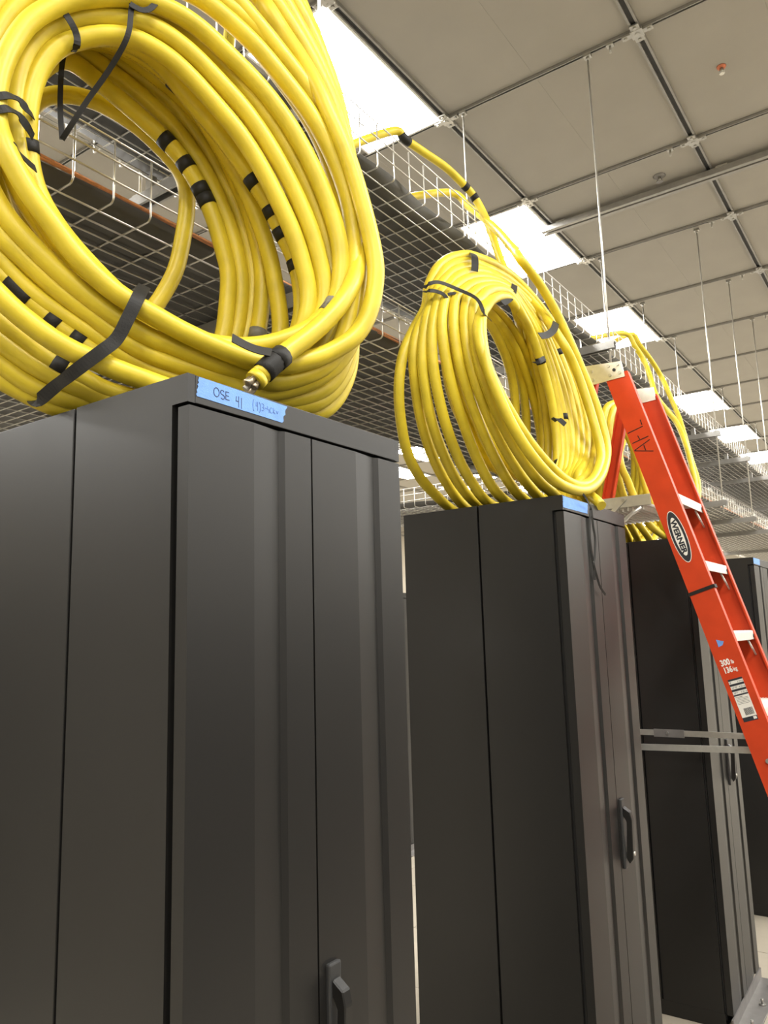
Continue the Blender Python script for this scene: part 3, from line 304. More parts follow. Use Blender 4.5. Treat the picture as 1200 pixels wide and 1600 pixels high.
# ceiling panels: two to each bay between the channels
HP = PX/2
bmp = bmesh.new(); bbox(bmp, 0.0004, HP-0.0004, 0.012, PY-0.012, 0, 0.02); pan_me = bpy.data.meshes.new('ceiling_panel'); bmp.to_mesh(pan_me); bmp.free(); pan_me.materials.append(M['ceil'])
lamp_rows = (XA-PX, XA-PX-5*PX, XA+2*PX, XA+6*PX, XA-PX-4*PX)                # right hand edges of the lamp rows
lamp_y = [G0+k*PY for k in (-7, -5, -3, -1, 1, 3, 6, 8, 10, 13, 15, 17, 20, 22, 24)]
def row_y(q): return [y+PY for y in lamp_y] if q == 1 else lamp_y
far = bmesh.new()
for i in range(-22, 16):
    x = XA+i*HP
    if x < X0 or x+HP > X1: continue
    for j in range(-9, 28):
        y = G0+j*PY
        if y < Y0 or y+PY > Y1: continue
        if any(abs(x+HP-r) < 0.05 and any(abs(y-l) < 0.05 for l in row_y(q)) for q, r in enumerate(lamp_rows)): continue
        if -5 <= i < 4 and -2 <= j < 12:
            o = link('ceiling_panel', pan_me, None, ce); o.location = (x, y, ZC)
        else: bbox(far, x+0.0004, x+HP-0.0004, y+0.012, y+PY-0.012, ZC, ZC+0.02)
fp = from_bm('ceiling_panel_field', far, M['ceil'], ce); fp['kind'] = 'stuff'
# strut channels under the panel joints
def channel_mesh(name, length, wdt, h, along):
    bm = bmesh.new(); s = wdt*0.24
    for a, b in ((-wdt/2, -wdt/2+s), (wdt/2-s, wdt/2)):
        if along == 'y': bbox(bm, a, b, 0, length, -h, 0.0)
        else: bbox(bm, 0, length, a, b, -h, 0.0)
    me = bpy.data.meshes.new(name); bm.to_mesh(me); bm.free(); me.materials.append(M['strut']); return me
chY = channel_mesh('main_channel', 1.22*37, 0.052, 0.022, 'y'); chX = channel_mesh('cross_channel', X1-X0, 0.026, 0.018, 'x')
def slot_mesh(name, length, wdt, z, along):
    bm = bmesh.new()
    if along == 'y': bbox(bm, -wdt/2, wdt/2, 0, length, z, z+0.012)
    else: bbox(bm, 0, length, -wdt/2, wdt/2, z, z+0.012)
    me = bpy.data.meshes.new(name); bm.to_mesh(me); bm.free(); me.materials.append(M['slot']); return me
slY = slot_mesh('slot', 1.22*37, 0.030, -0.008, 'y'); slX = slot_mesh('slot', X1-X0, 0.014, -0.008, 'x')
for i in range(-11, 8):
    x = XA+i*PX
    if not X0 < x < X1: continue
    o = link('main_channel', chY, None, ce); o.location = (x, -7.6, ZC); s = link('slot', slY, None, o)
for j in range(-9, 29):
    y = G0+j*PY
    if not Y0 < y < Y1: continue
    o = link('cross_channel', chX, None, ce); o.location = (X0, y, ZC-0.002); s = link('slot', slX, None, o)
# node connectors, cross shaped with bolts
bm = bmesh.new(); bbox(bm, -0.085, 0.085, -0.017, 0.017, -0.034, -0.020, 0.002); bbox(bm, -0.026, 0.026, -0.07, 0.07, -0.033, -0.021, 0.002); bbox(bm, -0.034, 0.034, -0.034, 0.034, -0.037, -0.022, 0.002)
for a, b in ((0, 0), (0.065, 0), (-0.065, 0), (0, 0.05), (0, -0.05)): cyl(bm, (a, b, -0.032), (0, 0, -1), 0.010 if (a or b) else 0.014, 0.010, 8)
node_me = bpy.data.meshes.new('channel_connector'); bm.to_mesh(node_me); bm.free(); node_me.materials.append(M['galv'])
bm = bmesh.new(); bbox(bm, -0.02, 0.02, -0.016, 0.016, -0.034, -0.018, 0.002); cyl(bm, (0, 0, -0.03), (0, 0, -1), 0.007, 0.045, 8)
stub_me = bpy.data.meshes.new('stud_nut'); bm.to_mesh(stub_me); bm.free(); stub_me.materials.append(M['galv'])
for i in range(-3, 3):
    for j in range(-2, 12):
        o = link('channel_connector', node_me, None, ce); o.location = (XA+i*PX, G0+j*PY, ZC)
        if i in (0, 1):
            o = link('stud_nut', stub_me, None, ce); o.location = (XA+i*PX-0.155, G0+j*PY, ZC)
# the deep double channel that crosses the grid
t = tag(empty('cross_strut', (0, 4.985, ZC)), 'deep grey double strut channel crossing the ceiling bays', 'strut')
bm = bmesh.new()
for a in (-0.045, 0.010): bbox(bm, -1.47, X1-0.02, a, a+0.035, -0.075, -0.030, 0.003)
bbox(bm, -1.47, X1-0.02, -0.018, 0.016, -0.050, -0.036); from_bm('channel', bm, M['strut'], t)
for k in range(0, 9):
    bm = bmesh.new(); bbox(bm, -1.3+k*PX-0.04, -1.3+k*PX+0.04, -0.05, 0.05, -0.036, -0.024); from_bm('saddle_clip', bm, M['galv'], t)

# ------------------------------------------------------------------ lamps
bm = bmesh.new()
for a in ((-0.6, -0.585, 0, 1.19), (-0.015, 0, 0, 1.19), (-0.585, -0.015, 0, 0.015), (-0.585, -0.015, 1.175, 1.19)): bbox(bm, a[0], a[1], a[2], a[3], -0.03, 0.0)
frame_me = bpy.data.meshes.new('frame'); bm.to_mesh(frame_me); bm.free(); frame_me.materials.append(M['white_enamel'])
bm = bmesh.new(); v = [bm.verts.new(p) for p in ((-0.585, 0.015, -0.024), (-0.585, 1.175, -0.024), (-0.015, 1.175, -0.024), (-0.015, 0.015, -0.024))]; bm.faces.new(v)
diff_me = bpy.data.meshes.new('diffuser'); bm.to_mesh(diff_me); bm.free(); diff_me.materials.append(M['lamp'])
bm = bmesh.new(); bbox(bm, -0.60, 0.0, 0.0, 1.19, 0.0, 0.05); house_me = bpy.data.meshes.new('housing'); bm.to_mesh(house_me); bm.free(); house_me.materials.append(M['white_enamel'])
bm = bmesh.new(); bbox(bm, -0.02, 0.03, -0.02, 0.02, -0.036, -0.02, 0.002); cyl(bm, (0.015, 0, -0.03), (0, 0, -1), 0.008, 0.02, 8)
clip_me = bpy.data.meshes.new('corner_clip'); bm.to_mesh(clip_me); bm.free(); clip_me.materials.append(M['galv'])
ordw = ['nearest', 'second nearest', 'third nearest', 'fourth nearest', 'fifth nearest', 'sixth nearest', 'seventh nearest', 'eighth nearest', 'ninth nearest', 'tenth nearest', 'eleventh nearest', 'farthest']
def light_fixture(xr, y, label, grp):
    t = tag(empty('ceiling_light', (xr-0.02, y+0.015, ZC+0.004)), label, 'light', grp)
    link('frame', frame_me, None, t); link('diffuser', diff_me, None, t); link('housing', house_me, None, t)
    for yy in (0.0, 1.19):
        c = link('corner_clip', clip_me, None, t); c.location = (0.0, yy, 0)
for ri, xr in enumerate(lamp_rows):
    vis = 0; seen = 0
    for y in row_y(ri):
        if ri == 0 and y > 1.5:
            lab = 'glowing flat ceiling light in the row above the wire trays, %s to the camera' % ordw[min(vis, 11)]; vis += 1
            light_fixture(xr, y, lab, 'ceiling lights above the wire trays')
        elif ri in (1, 4):
            nth = ('first', 'second', 'third', 'fourth', 'fifth', 'sixth', 'seventh', 'eighth', 'ninth', 'tenth', 'eleventh', 'twelfth', 'thirteenth', 'fourteenth', 'fifteenth')[seen]; seen += 1
            light_fixture(xr, y, 'flat ceiling light beyond the trays in the %s distant row, %s along it' % ('farther' if ri == 1 else 'nearer', nth), 'distant ceiling lights beyond the trays')
        else:
            light_fixture(xr, y, 'flat ceiling light %s, outside the picture' % {0: 'of the tray row behind the camera', 2: 'over the aisle', 3: 'over the next aisle'}[ri], {0: 'lights behind the camera', 2: 'lights over the aisle', 3: 'lights over the next aisle'}[ri])

# ------------------------------------------------------------------ sprinklers
def sprinkler(x, y, m, lab, k=1.0):
    t = tag(empty('sprinkler_head', (x, y, ZC)), lab, 'sprinkler')
    bm = bmesh.new(); tube(bm, [Vector((0, 0, 0.0)), Vector((0, 0, -0.004)), Vector((0, 0, -0.014))], [0.045*k, 0.045*k, 0.030*k], 20); from_bm('escutcheon', bm, m, t)
    bm = bmesh.new(); cyl(bm, (0, 0, -0.012), (0, 0, -1), 0.012, 0.03, 12); from_bm('body', bm, M['galv'], t)
    bm = bmesh.new(); cyl(bm, (0, 0, -0.045), (0, 0, -1), 0.024*k, 0.003, 16)
    for s in (-1, 1): bbox(bm, s*0.014-0.002, s*0.014+0.002, -0.003, 0.003, -0.047, -0.03)
    from_bm('deflector', bm, m if m is not M['red'] else M['white_enamel'], t)
sprinkler(-0.477, 4.846, M['plate'], 'silver sprinkler head in the ceiling beside the deep strut')
sprinkler(0.157, 3.912, M['red'], 'small orange ringed sprinkler head in a blank ceiling panel at upper right', 0.6)

# ------------------------------------------------------------------ wire trays, rods and supports
LOZ, UPZ = 2.593, 3.213; XR = -0.56
def ushape(w, h, r=0.012):
    pts = [(0, h), (0, r)]+[(r*(math.sin(a)-1)*0-0 + -r*(1-math.cos(a)), r*(1-math.sin(a))) for a in (0.5, 1.05)]+[(-r, 0), (-w+r, 0)]+[(-w+r*(1-math.cos(a)), r*(1-math.sin(a))) for a in (1.05, 0.5)]+[(-w, r), (-w, h)]
    return pts
def tray(name, xr, w, z, h, y0, y1, label, group, liner, individual, dense=True):
    t = tag(empty(name, (xr, y0, z)), label, 'cable tray', group); L = y1-y0; wr = 0.0026
    sides = 6 if individual else 4
    bm = bmesh.new(); tube(bm, [Vector((p[0], 0, p[1])) for p in ushape(w, h)], wr, sides); cw = bpy.data.meshes.new('cross_wire'); bm.to_mesh(cw); bm.free(); cw.materials.append(M['wire'])
    bm = bmesh.new(); tube(bm, [Vector((0, 0, 0)), Vector((0, L-0.006, 0))], wr, sides); lw = bpy.data.meshes.new('long_wire'); bm.to_mesh(lw); bm.free(); lw.materials.append(M['wire'])
    n = int(L/0.1016); nl = int(round(w/0.0508)); pos = [(-w*k/nl, -0.005) for k in range(1, nl)]+[(0.005, h*f) for f in (0.33, 0.66, 1.0)]+[(-w-0.005, h*f) for f in (0.33, 0.66, 1.0)]
    if individual:
        for k in range(n): o = link('cross_wire', cw, None, t); o.location = (0, 0.05+k*0.1016, 0)
        for p in pos: o = link('long_wire', lw, None, t); o.location = (p[0], 0.003, p[1])
    else:
        bm = bmesh.new()
        for k in range(n):
            tube(bm, [Vector((p[0], 0.05+k*0.1016, p[1])) for p in ushape(w, h)], wr, 4)
        for p in pos: tube(bm, [Vector((p[0], 0.003, p[1])), Vector((p[0], L-0.003, p[1]))], wr, 4)
        o = from_bm('wire_mesh', bm, M['wire'], t); o['kind'] = 'stuff'
    if liner:
        bm = bmesh.new(); ny = int(L/0.06)+1; nx = 8; rows = []; ph = y0*3.1
        for j in range(ny+1):
            y = y0+L*j/ny; e1 = 0.035+0.022*math.sin(y*5.1+xr)+0.012*math.sin(y*12.3); e2 = 0.030+0.02*math.sin(y*4.3+2)+0.01*math.sin(y*11+1)
            row = []
            for i in range(nx+1):
                f = i/nx; x = -e1*0.6+(-w+e2+e1*0.6)*f; c = max(0, abs(f-0.5)-0.38)/0.12
                row.append(bm.verts.new((x, y-y0, 0.008+0.035*c*c*(0.6+0.4*math.sin(y*5.1+xr))+0.002*math.sin(y*9+i))))
            rows.append(row)
        for a, b in zip(rows, rows[1:]):
            for i in range(nx): f = bm.faces.new((a[i], a[i+1], b[i+1], b[i])); f.smooth = True
        o = from_bm('liner_sheet', bm, M['liner'], t); so = o.modifiers.new('thickness', 'SOLIDIFY'); so.thickness = 0.002; so.offset = 1
    return t
secs = [(-0.30, 0.85), (0.85, 3.9), (3.9, 6.95), (6.95, 10.0), (10.0, 16.1), (16.1, 28.3)]
nm = ['behind the nearest coil', 'above the nearest two cabinets', 'above the ladder', 'past the ladder', 'far along the row', 'at the far end of the row']
for k, (a, b) in enumerate(secs):
    tray('wire_tray', XR, 0.70, UPZ, 0.165, a, b, 'upper zinc wire basket tray with dark liner, section %s' % nm[k], 'upper wire tray sections', True, k < 3)
    tray('wire_tray', XR, 0.90, LOZ, 0.150, a, b, 'lower zinc wire basket tray with dark liner, section %s' % nm[k], 'lower wire tray sections', True, k < 3)
def xtray(yn, w, z, xa, xb, label):
    t = tray('wire_tray', 0, w, z, 0.15, 0, xb-xa, label, 'crossing wire trays', True, False); t.location = (xa, yn, z); t.rotation_euler = (0, 0, -math.pi/2)
    return t
# a tray running along x: rotated so that its length points to +x, its width to +y
t = xtray(0.45+0.0, 0.90, LOZ-0.02, -7.0, -1.52, 'crossing wire basket tray low at left behind the nearest coil'); t.rotation_euler = (0, 0, -math.pi/2)
t.location = (-7.0, 0.45, LOZ-0.02)
t = xtray(4.4, 0.90, LOZ+0.015, -9.0, -1.55, 'crossing wire basket tray seen in the gap between two cabinets'); t.location = (-9.0, 4.4, LOZ+0.015)
# copper conductors along the lower tray
for k, (dx, dz) in enumerate(((-0.020, 0.030), (-0.034, 0.042))):
    pts = [(XR+dx+0.004*math.sin(y*2.3+k), y, LOZ+dz+0.004*math.sin(y*3.7+2*k)) for y in [-0.28+0.25*i for i in range(0, 58)]]
    o = tube_obj('copper_wire', smooth_path(pts, False, 0.08), 0.0042, M['copper'], None, 8)
    tag(o, ('bare copper ground wire lying nearest the lower tray rim' if k == 0 else 'bare copper ground wire running just inside its twin in the lower tray'), 'copper wire')
# hanger supports: strut under each tray level, rods up to the ceiling
def hanger(y, lab, lower=True, xl=-1.27):
    t = tag(empty('tray_hanger', (0, y, 0)), lab, 'hanger', 'trapeze hangers holding the wire trays')
    for x in (-0.445, xl):
        bm = bmesh.new(); tube(bm, [Vector((x, 0, (LOZ if lower else UPZ)-0.10)), Vector((x, 0, ZC-0.02))], 0.0055, 8); from_bm('rod', bm, M['wire'], t)
        bm = bmesh.new(); bbox(bm, x-0.022, x+0.022, -0.018, 0.018, ZC-0.04, ZC-0.019, 0.002); cyl(bm, (x, 0, ZC-0.04), (0, 0, -1), 0.011, 0.018, 6); from_bm('rod_clamp', bm, M['galv'], t)
    for z in ((LOZ, UPZ) if lower else (UPZ,)):
        bm = bmesh.new(); prism(bm, [(-0.021, 0), (0.021, 0), (0.021, -0.041), (0.012, -0.041), (0.012, -0.036), (0.017, -0.036), (0.017, -0.004), (-0.017, -0.004), (-0.017, -0.036), (-0.012, -0.036), (-0.012, -0.041), (-0.021, -0.041)], 0, xl-0.06 if z > 3 else min(xl-0.06, -1.53), -0.415)
        zs = z-0.009-(0.055 if z > 3 else 0.0); o = from_bm('strut', bm, M['strut'], t); o.location = (0, 0, zs)
        if z > 3:
            for x in (-0.62, xl+0.06): box('tray_clip', x-0.015, x+0.015, -0.012, 0.012, zs, z-0.0085, M['galv'], t)
        for x in (-0.445, xl):
            bm = bmesh.new(); bbox(bm, x-0.02, x+0.02, -0.02, 0.02, zs, zs+0.005, 0.001); cyl(bm, (x, 0, zs+0.004), (0, 0, 1), 0.010, 0.012, 6); from_bm('rod_nut', bm, M['galv'], t)
            bm = bmesh.new(); cyl(bm, (x, 0, zs-0.041), (0, 0, -1), 0.011, 0.012, 6); from_bm('rod_nut', bm, M['galv'], t)
hy = [(-0.15, 'behind the nearest coil at left'), (0.86, 'seen through the hole of the nearest coil'), (3.30, 'right above the ladder top'), (5.80, 'second past the ladder'), (7.02, 'third past the ladder'), (8.2, 'fourth past the ladder'), (10.62, 'fifth past the ladder'), (13.06, 'sixth past the ladder'), (15.5, 'seventh past the ladder'), (17.94, 'far along the row'), (20.4, 'farthest along the row')]
for y, l in hy: hanger(y, 'thin steel rod trapeze hanger for the trays, '+l)
# lone rods carrying conduit hooks further left (their feet are on the crossing tray)
for x, y, lab in ((-1.95, 0.86, 'thin steel rod at far left behind the nearest coil'), (-2.35, 1.28, 'thin steel rod just above the nearest cabinet side'), (-1.95, 4.52, 'thin steel rod in the gap between two cabinets')):
    t = tag(empty('hanger_rod', (x, y, 0)), lab, 'rod'); bm = bmesh.new(); tube(bm, [Vector((0, 0, 2.55)), Vector((0, 0, ZC-0.02))], 0.0055, 8); from_bm('rod', bm, M['wire'], t)
    bm = bmesh.new(); cyl(bm, (0, 0, ZC-0.02), (0, 0, -1), 0.012, 0.02, 6); from_bm('rod_nut', bm, M['galv'], t)
    bm = bmesh.new(); cyl(bm, (0, 0, 2.56), (0, 0, 1), 0.012, 0.012, 6); from_bm('rod_nut', bm, M['galv'], t)

# ------------------------------------------------------------------ cabinets
W, D, H = 0.546, 0.556, 2.0
def door_profile(y0, y1, step_y):
    return [(-0.024, y0), (0.0, y0), (0.0, step_y-0.065), (-0.0065, step_y-0.002), (0.0, step_y+0.007), (0.0, y1), (-0.024, y1)]
def cabinet_meshes():
    D_ = {}
    bm = bmesh.new(); bbox(bm, -D+0.012, -0.028, 0.012, W-0.012, 0.03, H-0.045); D_['inner_frame'] = (bm, M['rackdark'])
    bm = bmesh.new(); bbox(bm, -D, 0.0, 0.0142, W-0.0142, H-0.043, H-0.0004, 0.001); D_['top_cap'] = (bm, M['rack'])
    bm = bmesh.new(); bbox(bm, -D, -0.03, 0.0, W, 0.0, 0.06, 0.002); D_['plinth'] = (bm, M['rack'])
    return D_
CM = {}
for k, (bm, m) in cabinet_meshes().items():
    me = bpy.data.meshes.new(k); bm.to_mesh(me); bm.free(); me.materials.append(m); CM[k] = me
def mk(name, fn, m):
    bm = bmesh.new(); fn(bm); me = bpy.data.meshes.new(name); bm.normal_update(); bm.to_mesh(me); bm.free(); me.materials.append(m); return me
HX = -0.278
side_parts = [(-0.0315, HX+0.0025), (HX-0.0025, -D)]
CM['side_a'] = mk('side_panel', lambda bm: prism(bm, [(HX+0.0035, 0.06), (-0.034, 0.06), (-0.034, H-0.043), (-0.0005, H-0.043), (-0.0005, H), (HX+0.0035, H)], 1, 0.0, 0.014), M['rack'])
CM['side_b'] = mk('side_panel', lambda bm: bbox(bm, -D, HX-0.0035, 0.0, 0.014, 0.06, H, 0.0015), M['rack'])
CM['door_a'] = mk('door', lambda bm: prism(bm, door_profile(0.003, 0.2725, 0.200), 2, 0.055, H-0.0475), M['rack'])
CM['door_b'] = mk('door', lambda bm: prism(bm, door_profile(0.2765, W-0.001, 0.466), 2, 0.055, H-0.0475), M['rack'])
def handle_mesh(bm):
    bbox(bm, -0.002, 0.008, 0.292, 0.322, 0.90, 1.10, 0.003)
def lever_mesh(bm):
    prism(bm, [(0.008, 1.078), (0.029, 1.064), (0.034, 1.042), (0.030, 0.93), (0.018, 0.915), (0.010, 0.93), (0.017, 1.035), (0.008, 1.052)], 1, 0.297, 0.317)
    bmesh.ops.bevel(bm, geom=bm.edges[:], offset=0.002, segments=1, affect='EDGES')
CM['plate'] = mk('lock_plate', handle_mesh, M['handle']); CM['lever'] = mk('lever', lever_mesh, M['rack'])
CM['key'] = mk('key_cylinder', lambda bm: cyl(bm, (0.028, 0.307, 0.945), (1, 0, 0), 0.006, 0.006, 10), M['galv'])
CM['angle'] = mk('base_angle', lambda bm: (bbox(bm, -0.004, 0.085, -0.02, W+0.02, 0.001, 0.009, 0.001), bbox(bm, -0.004, 0.003, -0.02, W+0.02, 0.009, 0.05)), M['plate'])
CM['bolt'] = mk('anchor_bolt', lambda bm: (cyl(bm, (0, 0, 0.009), (0, 0, 1), 0.014, 0.006, 6), cyl(bm, (0, 0, 0.015), (0, 0, 1), 0.006, 0.02, 8)), M['galv'])
def cabinet(x, y, rot, label, group='charcoal electrical cabinets in a row', open_back=False):
    t = tag(empty('cabinet', (x, y, 0)), label, 'cabinet', group); t.rotation_euler = (0, 0, rot)
    for n in ('inner_frame', 'top_cap', 'plinth'): link(n, CM[n], None, t)
    link('side_panel', CM['side_a'], None, t); link('side_panel', CM['side_b'], None, t)
    for k in ('side_a', 'side_b'):
        o = link('side_panel', CM[k], None, t); o.location = (0, W-0.014, 0)
    link('door', CM['door_a'], None, t); d = link('door', CM['door_b'], None, t)
    h = link('handle', CM['plate'], None, d); 
    l = link('lever', CM['lever'], None, t); l.parent = d
    kx = link('key_cylinder', CM['key'], None, d)
    a = link('base_angle', CM['angle'], None, t)
    for yy in (0.06, 0.28, 0.49):
        b = link('anchor_bolt', CM['bolt'], None, a); b.location = (0.055, yy, 0)
    return t
YS = [0.0, 1.390, 2.831, 4.245]
labs = ['large charcoal cabinet nearest the camera under the big yellow coil', 'charcoal cabinet second from the camera with a black strap down its doors', 'charcoal cabinet partly hidden behind the orange ladder', 'charcoal cabinet at the right edge beyond the ladder']
for y, l in zip(YS, labs): cabinet(0, y, 0, l)
for k in range(3): cabinet(0, -1.42*(k+1), 0, 'charcoal cabinet of the same row behind the camera, outside the picture', 'cabinets behind the camera')
# the opposite row far behind, seen through the gap
for k in range(5): cabinet(-3.12+D, -1.6+0.9*k, 0, 'dark cabinet added to the row behind for reflections, hidden by the nearest cabinet', 'hidden cabinets added to the row behind').scale = (1, 1.45, 0.965)  # unseen extension of that row, added to darken the nearest side panel's reflection
for k, y in enumerate((2.9, 3.8, 4.7, 5.6, 6.5)):
    t = cabinet(-3.12+D, y, 0, 'dark cabinet of the row behind, glimpsed in the gap, %s of five' % ('first', 'second', 'third', 'fourth', 'fifth')[k], 'cabinets of the row behind'); t.scale = (1, 1.45, 0.965)
# unseen row across the aisle, added to darken low reflections in the doors
for k in range(11):
    cabinet(1.95, -2.6+k*0.78, math.pi, 'unseen charcoal cabinet added across the aisle to darken reflections, outside the picture', 'unseen cabinets added across the aisle')
# blue masking tape with handwriting
def blue_tape(y, pts, label, torn=True):
    bm = bmesh.new(); n = 10; (a, b, c, d) = [Vector(p) for p in pts]; fr = []
    left = [a.lerp(d, i/n)+Vector((0, (random.uniform(-0.0022, 0.0022) if 0 < i < n else 0)*torn, 0)) for i in range(n+1)]
    right = [b.lerp(c, i/n)+Vector((0, (random.uniform(-0.0022, 0.0022) if 0 < i < n else 0)*torn, 0)) for i in range(n+1)]
    A = [[bm.verts.new((x, p.y, p.z)) for p in left+right[::-1]] for x in (0.0002, 0.0008)]
    bm.faces.new(A[1]); bm.faces.new(A[0][::-1]); m = len(A[0])
    for i in range(m): bm.faces.new((A[0][i], A[0][(i+1) % m], A[1][(i+1) % m], A[1][i]))
    bmesh.ops.recalc_face_normals(bm, faces=bm.faces[:]); return tag(from_bm('masking_tape', bm, M['blue']), label, 'tape', 'blue tape strips on the cabinets')
tp = blue_tape(0, [(0, .021, 1.9985), (0, .213, 1.9965), (0, .200, 1.966), (0, .017, 1.968)], 'blue masking tape strip with handwriting on the nearest cabinet')
YV, ZV = (0, 1, 0), (0, 0, 1)
def arc(cy, cz, ry, rz, a0, a1, n=12): return [(0.0009, cy+ry*math.cos(math.radians(a0+(a1-a0)*i/n)), cz+rz*math.sin(math.radians(a0+(a1-a0)*i/n))) for i in range(n+1)]
strokes('handwriting', [arc(.0545, 1.983, .0055, .0070, 80, 440, 16),
    arc(.0665, 1.9855, .0038, .0035, 30, 250, 8)+arc(.0668, 1.9785, .0040, .0035, 80, -140, 8),
    [(.0009, .0800, 1.9885), (.0009, .0735, 1.9885), (.0009, .0735, 1.9765), (.0009, .0810, 1.9765)], [(.0009, .0735, 1.9825), (.0009, .0795, 1.9825)]], 0.0010, M['ink'], tp, (1, 0, 0))
strokes('handwriting', [[(.0009, .0955, 1.986), (.0009, .0950, 1.979), (.0009, .1005, 1.979)], [(.0009, .1005, 1.987), (.0009, .1005, 1.970)], [(.0009, .1065, 1.986), (.0009, .1065, 1.969)]], 0.0009, M['ink'], tp, (1, 0, 0))
strokes('handwriting', [arc(.1350, 1.981, .0035, .010, 110, 250, 8), [(.0009, .1390, 1.987), (.0009, .1385, 1.981), (.0009, .1425, 1.981)], [(.0009, .1425, 1.988), (.0009, .1425, 1.974)], arc(.1450, 1.980, .0035, .009, 70, -70, 8),
    arc(.1535, 1.985, .0030, .0030, 130, -90, 6)+arc(.1535, 1.979, .0030, .0030, 90, -130, 6), [(.0009, .1585, 1.982), (.0009, .1630, 1.982)], [(.0009, .1650, 1.986), (.0009, .1650, 1.981), (.0009, .1685, 1.981), (.0009, .1685, 1.976)],
    arc(.1735, 1.981, .0030, .0045, 60, 320, 8), [(.0009, .1785, 1.986), (.0009, .1785, 1.977)], [(.0009, .1825, 1.984), (.0009, .1785, 1.981), (.0009, .1830, 1.977)], [(.0009, .1860, 1.983), (.0009, .1880, 1.978), (.0009, .1900, 1.983)]], 0.0007, M['faint'], tp, (1, 0, 0))
blue_tape(0, [(0, YS[1]+.004, 1.9965), (0, YS[1]+.200, 1.9975), (0, YS[1]+.195, 1.965), (0, YS[1]+.002, 1.963)], 'blank blue masking tape strip on the second cabinet')
blue_tape(0, [(0, YS[2]+.004, 1.9965), (0, YS[2]+.200, 1.9975), (0, YS[2]+.195, 1.963), (0, YS[2]+.002, 1.963)], 'blue masking tape strip seen between the ladder rails')
blue_tape(0, [(0, YS[3]+.004, 1.9965), (0, YS[3]+.200, 1.9975), (0, YS[3]+.195, 1.963), (0, YS[3]+.002, 1.963)], 'blue masking tape strip on the cabinet at the right edge')

# ------------------------------------------------------------------ cable coils
RC = 0.0182
def coil(base, data, label, r=RC, prefix='cable_loop', sides=12):
    t = tag(empty('cable_coil', base), label, 'cable coil', 'yellow cable coils on the cabinets'); paths = []
    for closed, pts in data:
        P = smooth_path(pts, closed); paths.append((closed, P)); Q = [p-Vector(base) for p in P]
        tube_obj('cable_loop', Q, r, M['yellow'], t, sides, closed, True)
    return t, paths
def band_on(path, pt, length, m, parent, base, name='tape_band', r=RC+0.0012):
    closed, P = path; pt = Vector(pt); k = min(range(len(P)), key=lambda i: (P[i]-pt).length); n = max(1, int(round(length/0.012/2)))
    idx = [(i % len(P)) if closed else min(max(i, 0), len(P)-1) for i in range(k-n, k+n+1)]
    idx = [a for j, a in enumerate(idx) if j == 0 or a != idx[j-1]]
    Q = [P[i]-Vector(base) for i in idx]
    if len(Q) > 1: return tube_obj(name, Q, r, m, parent, 12)
def shifted(pts, base): return [tuple(Vector(p)-Vector(base)) for p in pts]
B1 = (-0.2, 0.2, 2.0); c1, p1 = coil(B1, COIL_1, 'big coil of thick yellow cable on the nearest cabinet')
for i, pt, l in TAPE_1: band_on(p1[i], pt, l, M['tape'] if i not in (0, 12) else M['grey'], c1, B1)
for pts, w in STRAPS_1: ribbon('binding_strap', shifted(pts, B1), w, (0.86, -0.5, 0), M['tape'], c1)
# the cut end of the cable hanging over the cabinet front
P = p1[1][1]; dirn = (P[0]-P[3]).normalized(); e0 = P[0]-Vector(B1)
ce_ = tube_obj('cable_end', [e0-dirn*0.002, e0+dirn*0.012], RC+0.0006, M['yellow'], c1, 14, False, True)
for k in range(5):
    a = 2*math.pi*k/5; side = dirn.orthogonal().normalized(); off = (side*math.cos(a)+dirn.cross(side)*math.sin(a))*0.0085
    tube_obj('conductor', [e0+off+dirn*0.008, e0+off+dirn*0.020, e0+off*1.25+dirn*(0.026+0.004*(k % 3))], 0.0058 if k != 1 else 0.0070, M['silver'] if k != 1 else M['white'], ce_, 8)
band_on(p1[1], P[3], 0.05, M['tape'], c1, B1, 'tape_band', RC+0.0022); band_on(p1[1], P[5], 0.03, M['tape'], c1, B1, 'tape_band', RC+0.0030)
fl0 = P[4]-Vector(B1)
ribbon('tape_flap', [fl0+Vector((0.006, -0.012, 0.012)), fl0+Vector((-0.004, -0.036, 0.012)), fl0+Vector((-0.012, -0.060, 0.016)), fl0+Vector((-0.020, -0.085, 0.024))], 0.022, (0.7, -0.5, 0.5), M['tape'], c1)
B2 = (-0.2, 1.66, 2.0); c2, p2 = coil(B2, COIL_2, 'fanned out coil of yellow cable on the second cabinet', 0.0165)
for i, pt, l in TAPE_2: band_on(p2[i], pt, l, M['tape'], c2, B2, 'tape_band', 0.0178)
for pts, w in STRAPS_2: ribbon('binding_strap', shifted(pts, B2), w, (0.72, -0.66, 0.15), M['tape'], c2)
tube_obj('cable_end', shifted([(-0.05, 1.735, 2.052), (-0.03, 1.719, 2.040), (-0.008, 1.700, 2.022), (0.012, 1.682, 2.000)], B2), 0.0165, M['yellow'], c2, 12, False, True)
# third coil, behind the ladder: the same way of coiling, fanned at the foot
B3 = (-0.25, YS[2]+0.28, 2.0); c3, p3 = coil(B3, COIL_3, 'yellow cable coil behind the orange ladder rails', 0.0165, sides=10)
for k in (2, 4, 5):
    P = p3[k][1]; top = max(P, key=lambda q: q.z); band_on(p3[k], top, 0.03, M['tape'], c3, B3, 'tape_band', 0.0178)
# black tie hanging down the second cabinet's doors
t = tag(empty('black_strap', (0.01, 1.6, 1.99)), 'thin black strap dangling from the second coil over the cabinet doors', 'strap')
for pts in TIE_2: ribbon('strand', shifted(pts, (0.01, 1.6, 1.99)), 0.0075, (1, -0.6, 0), M['tape'], t, 0.0012)

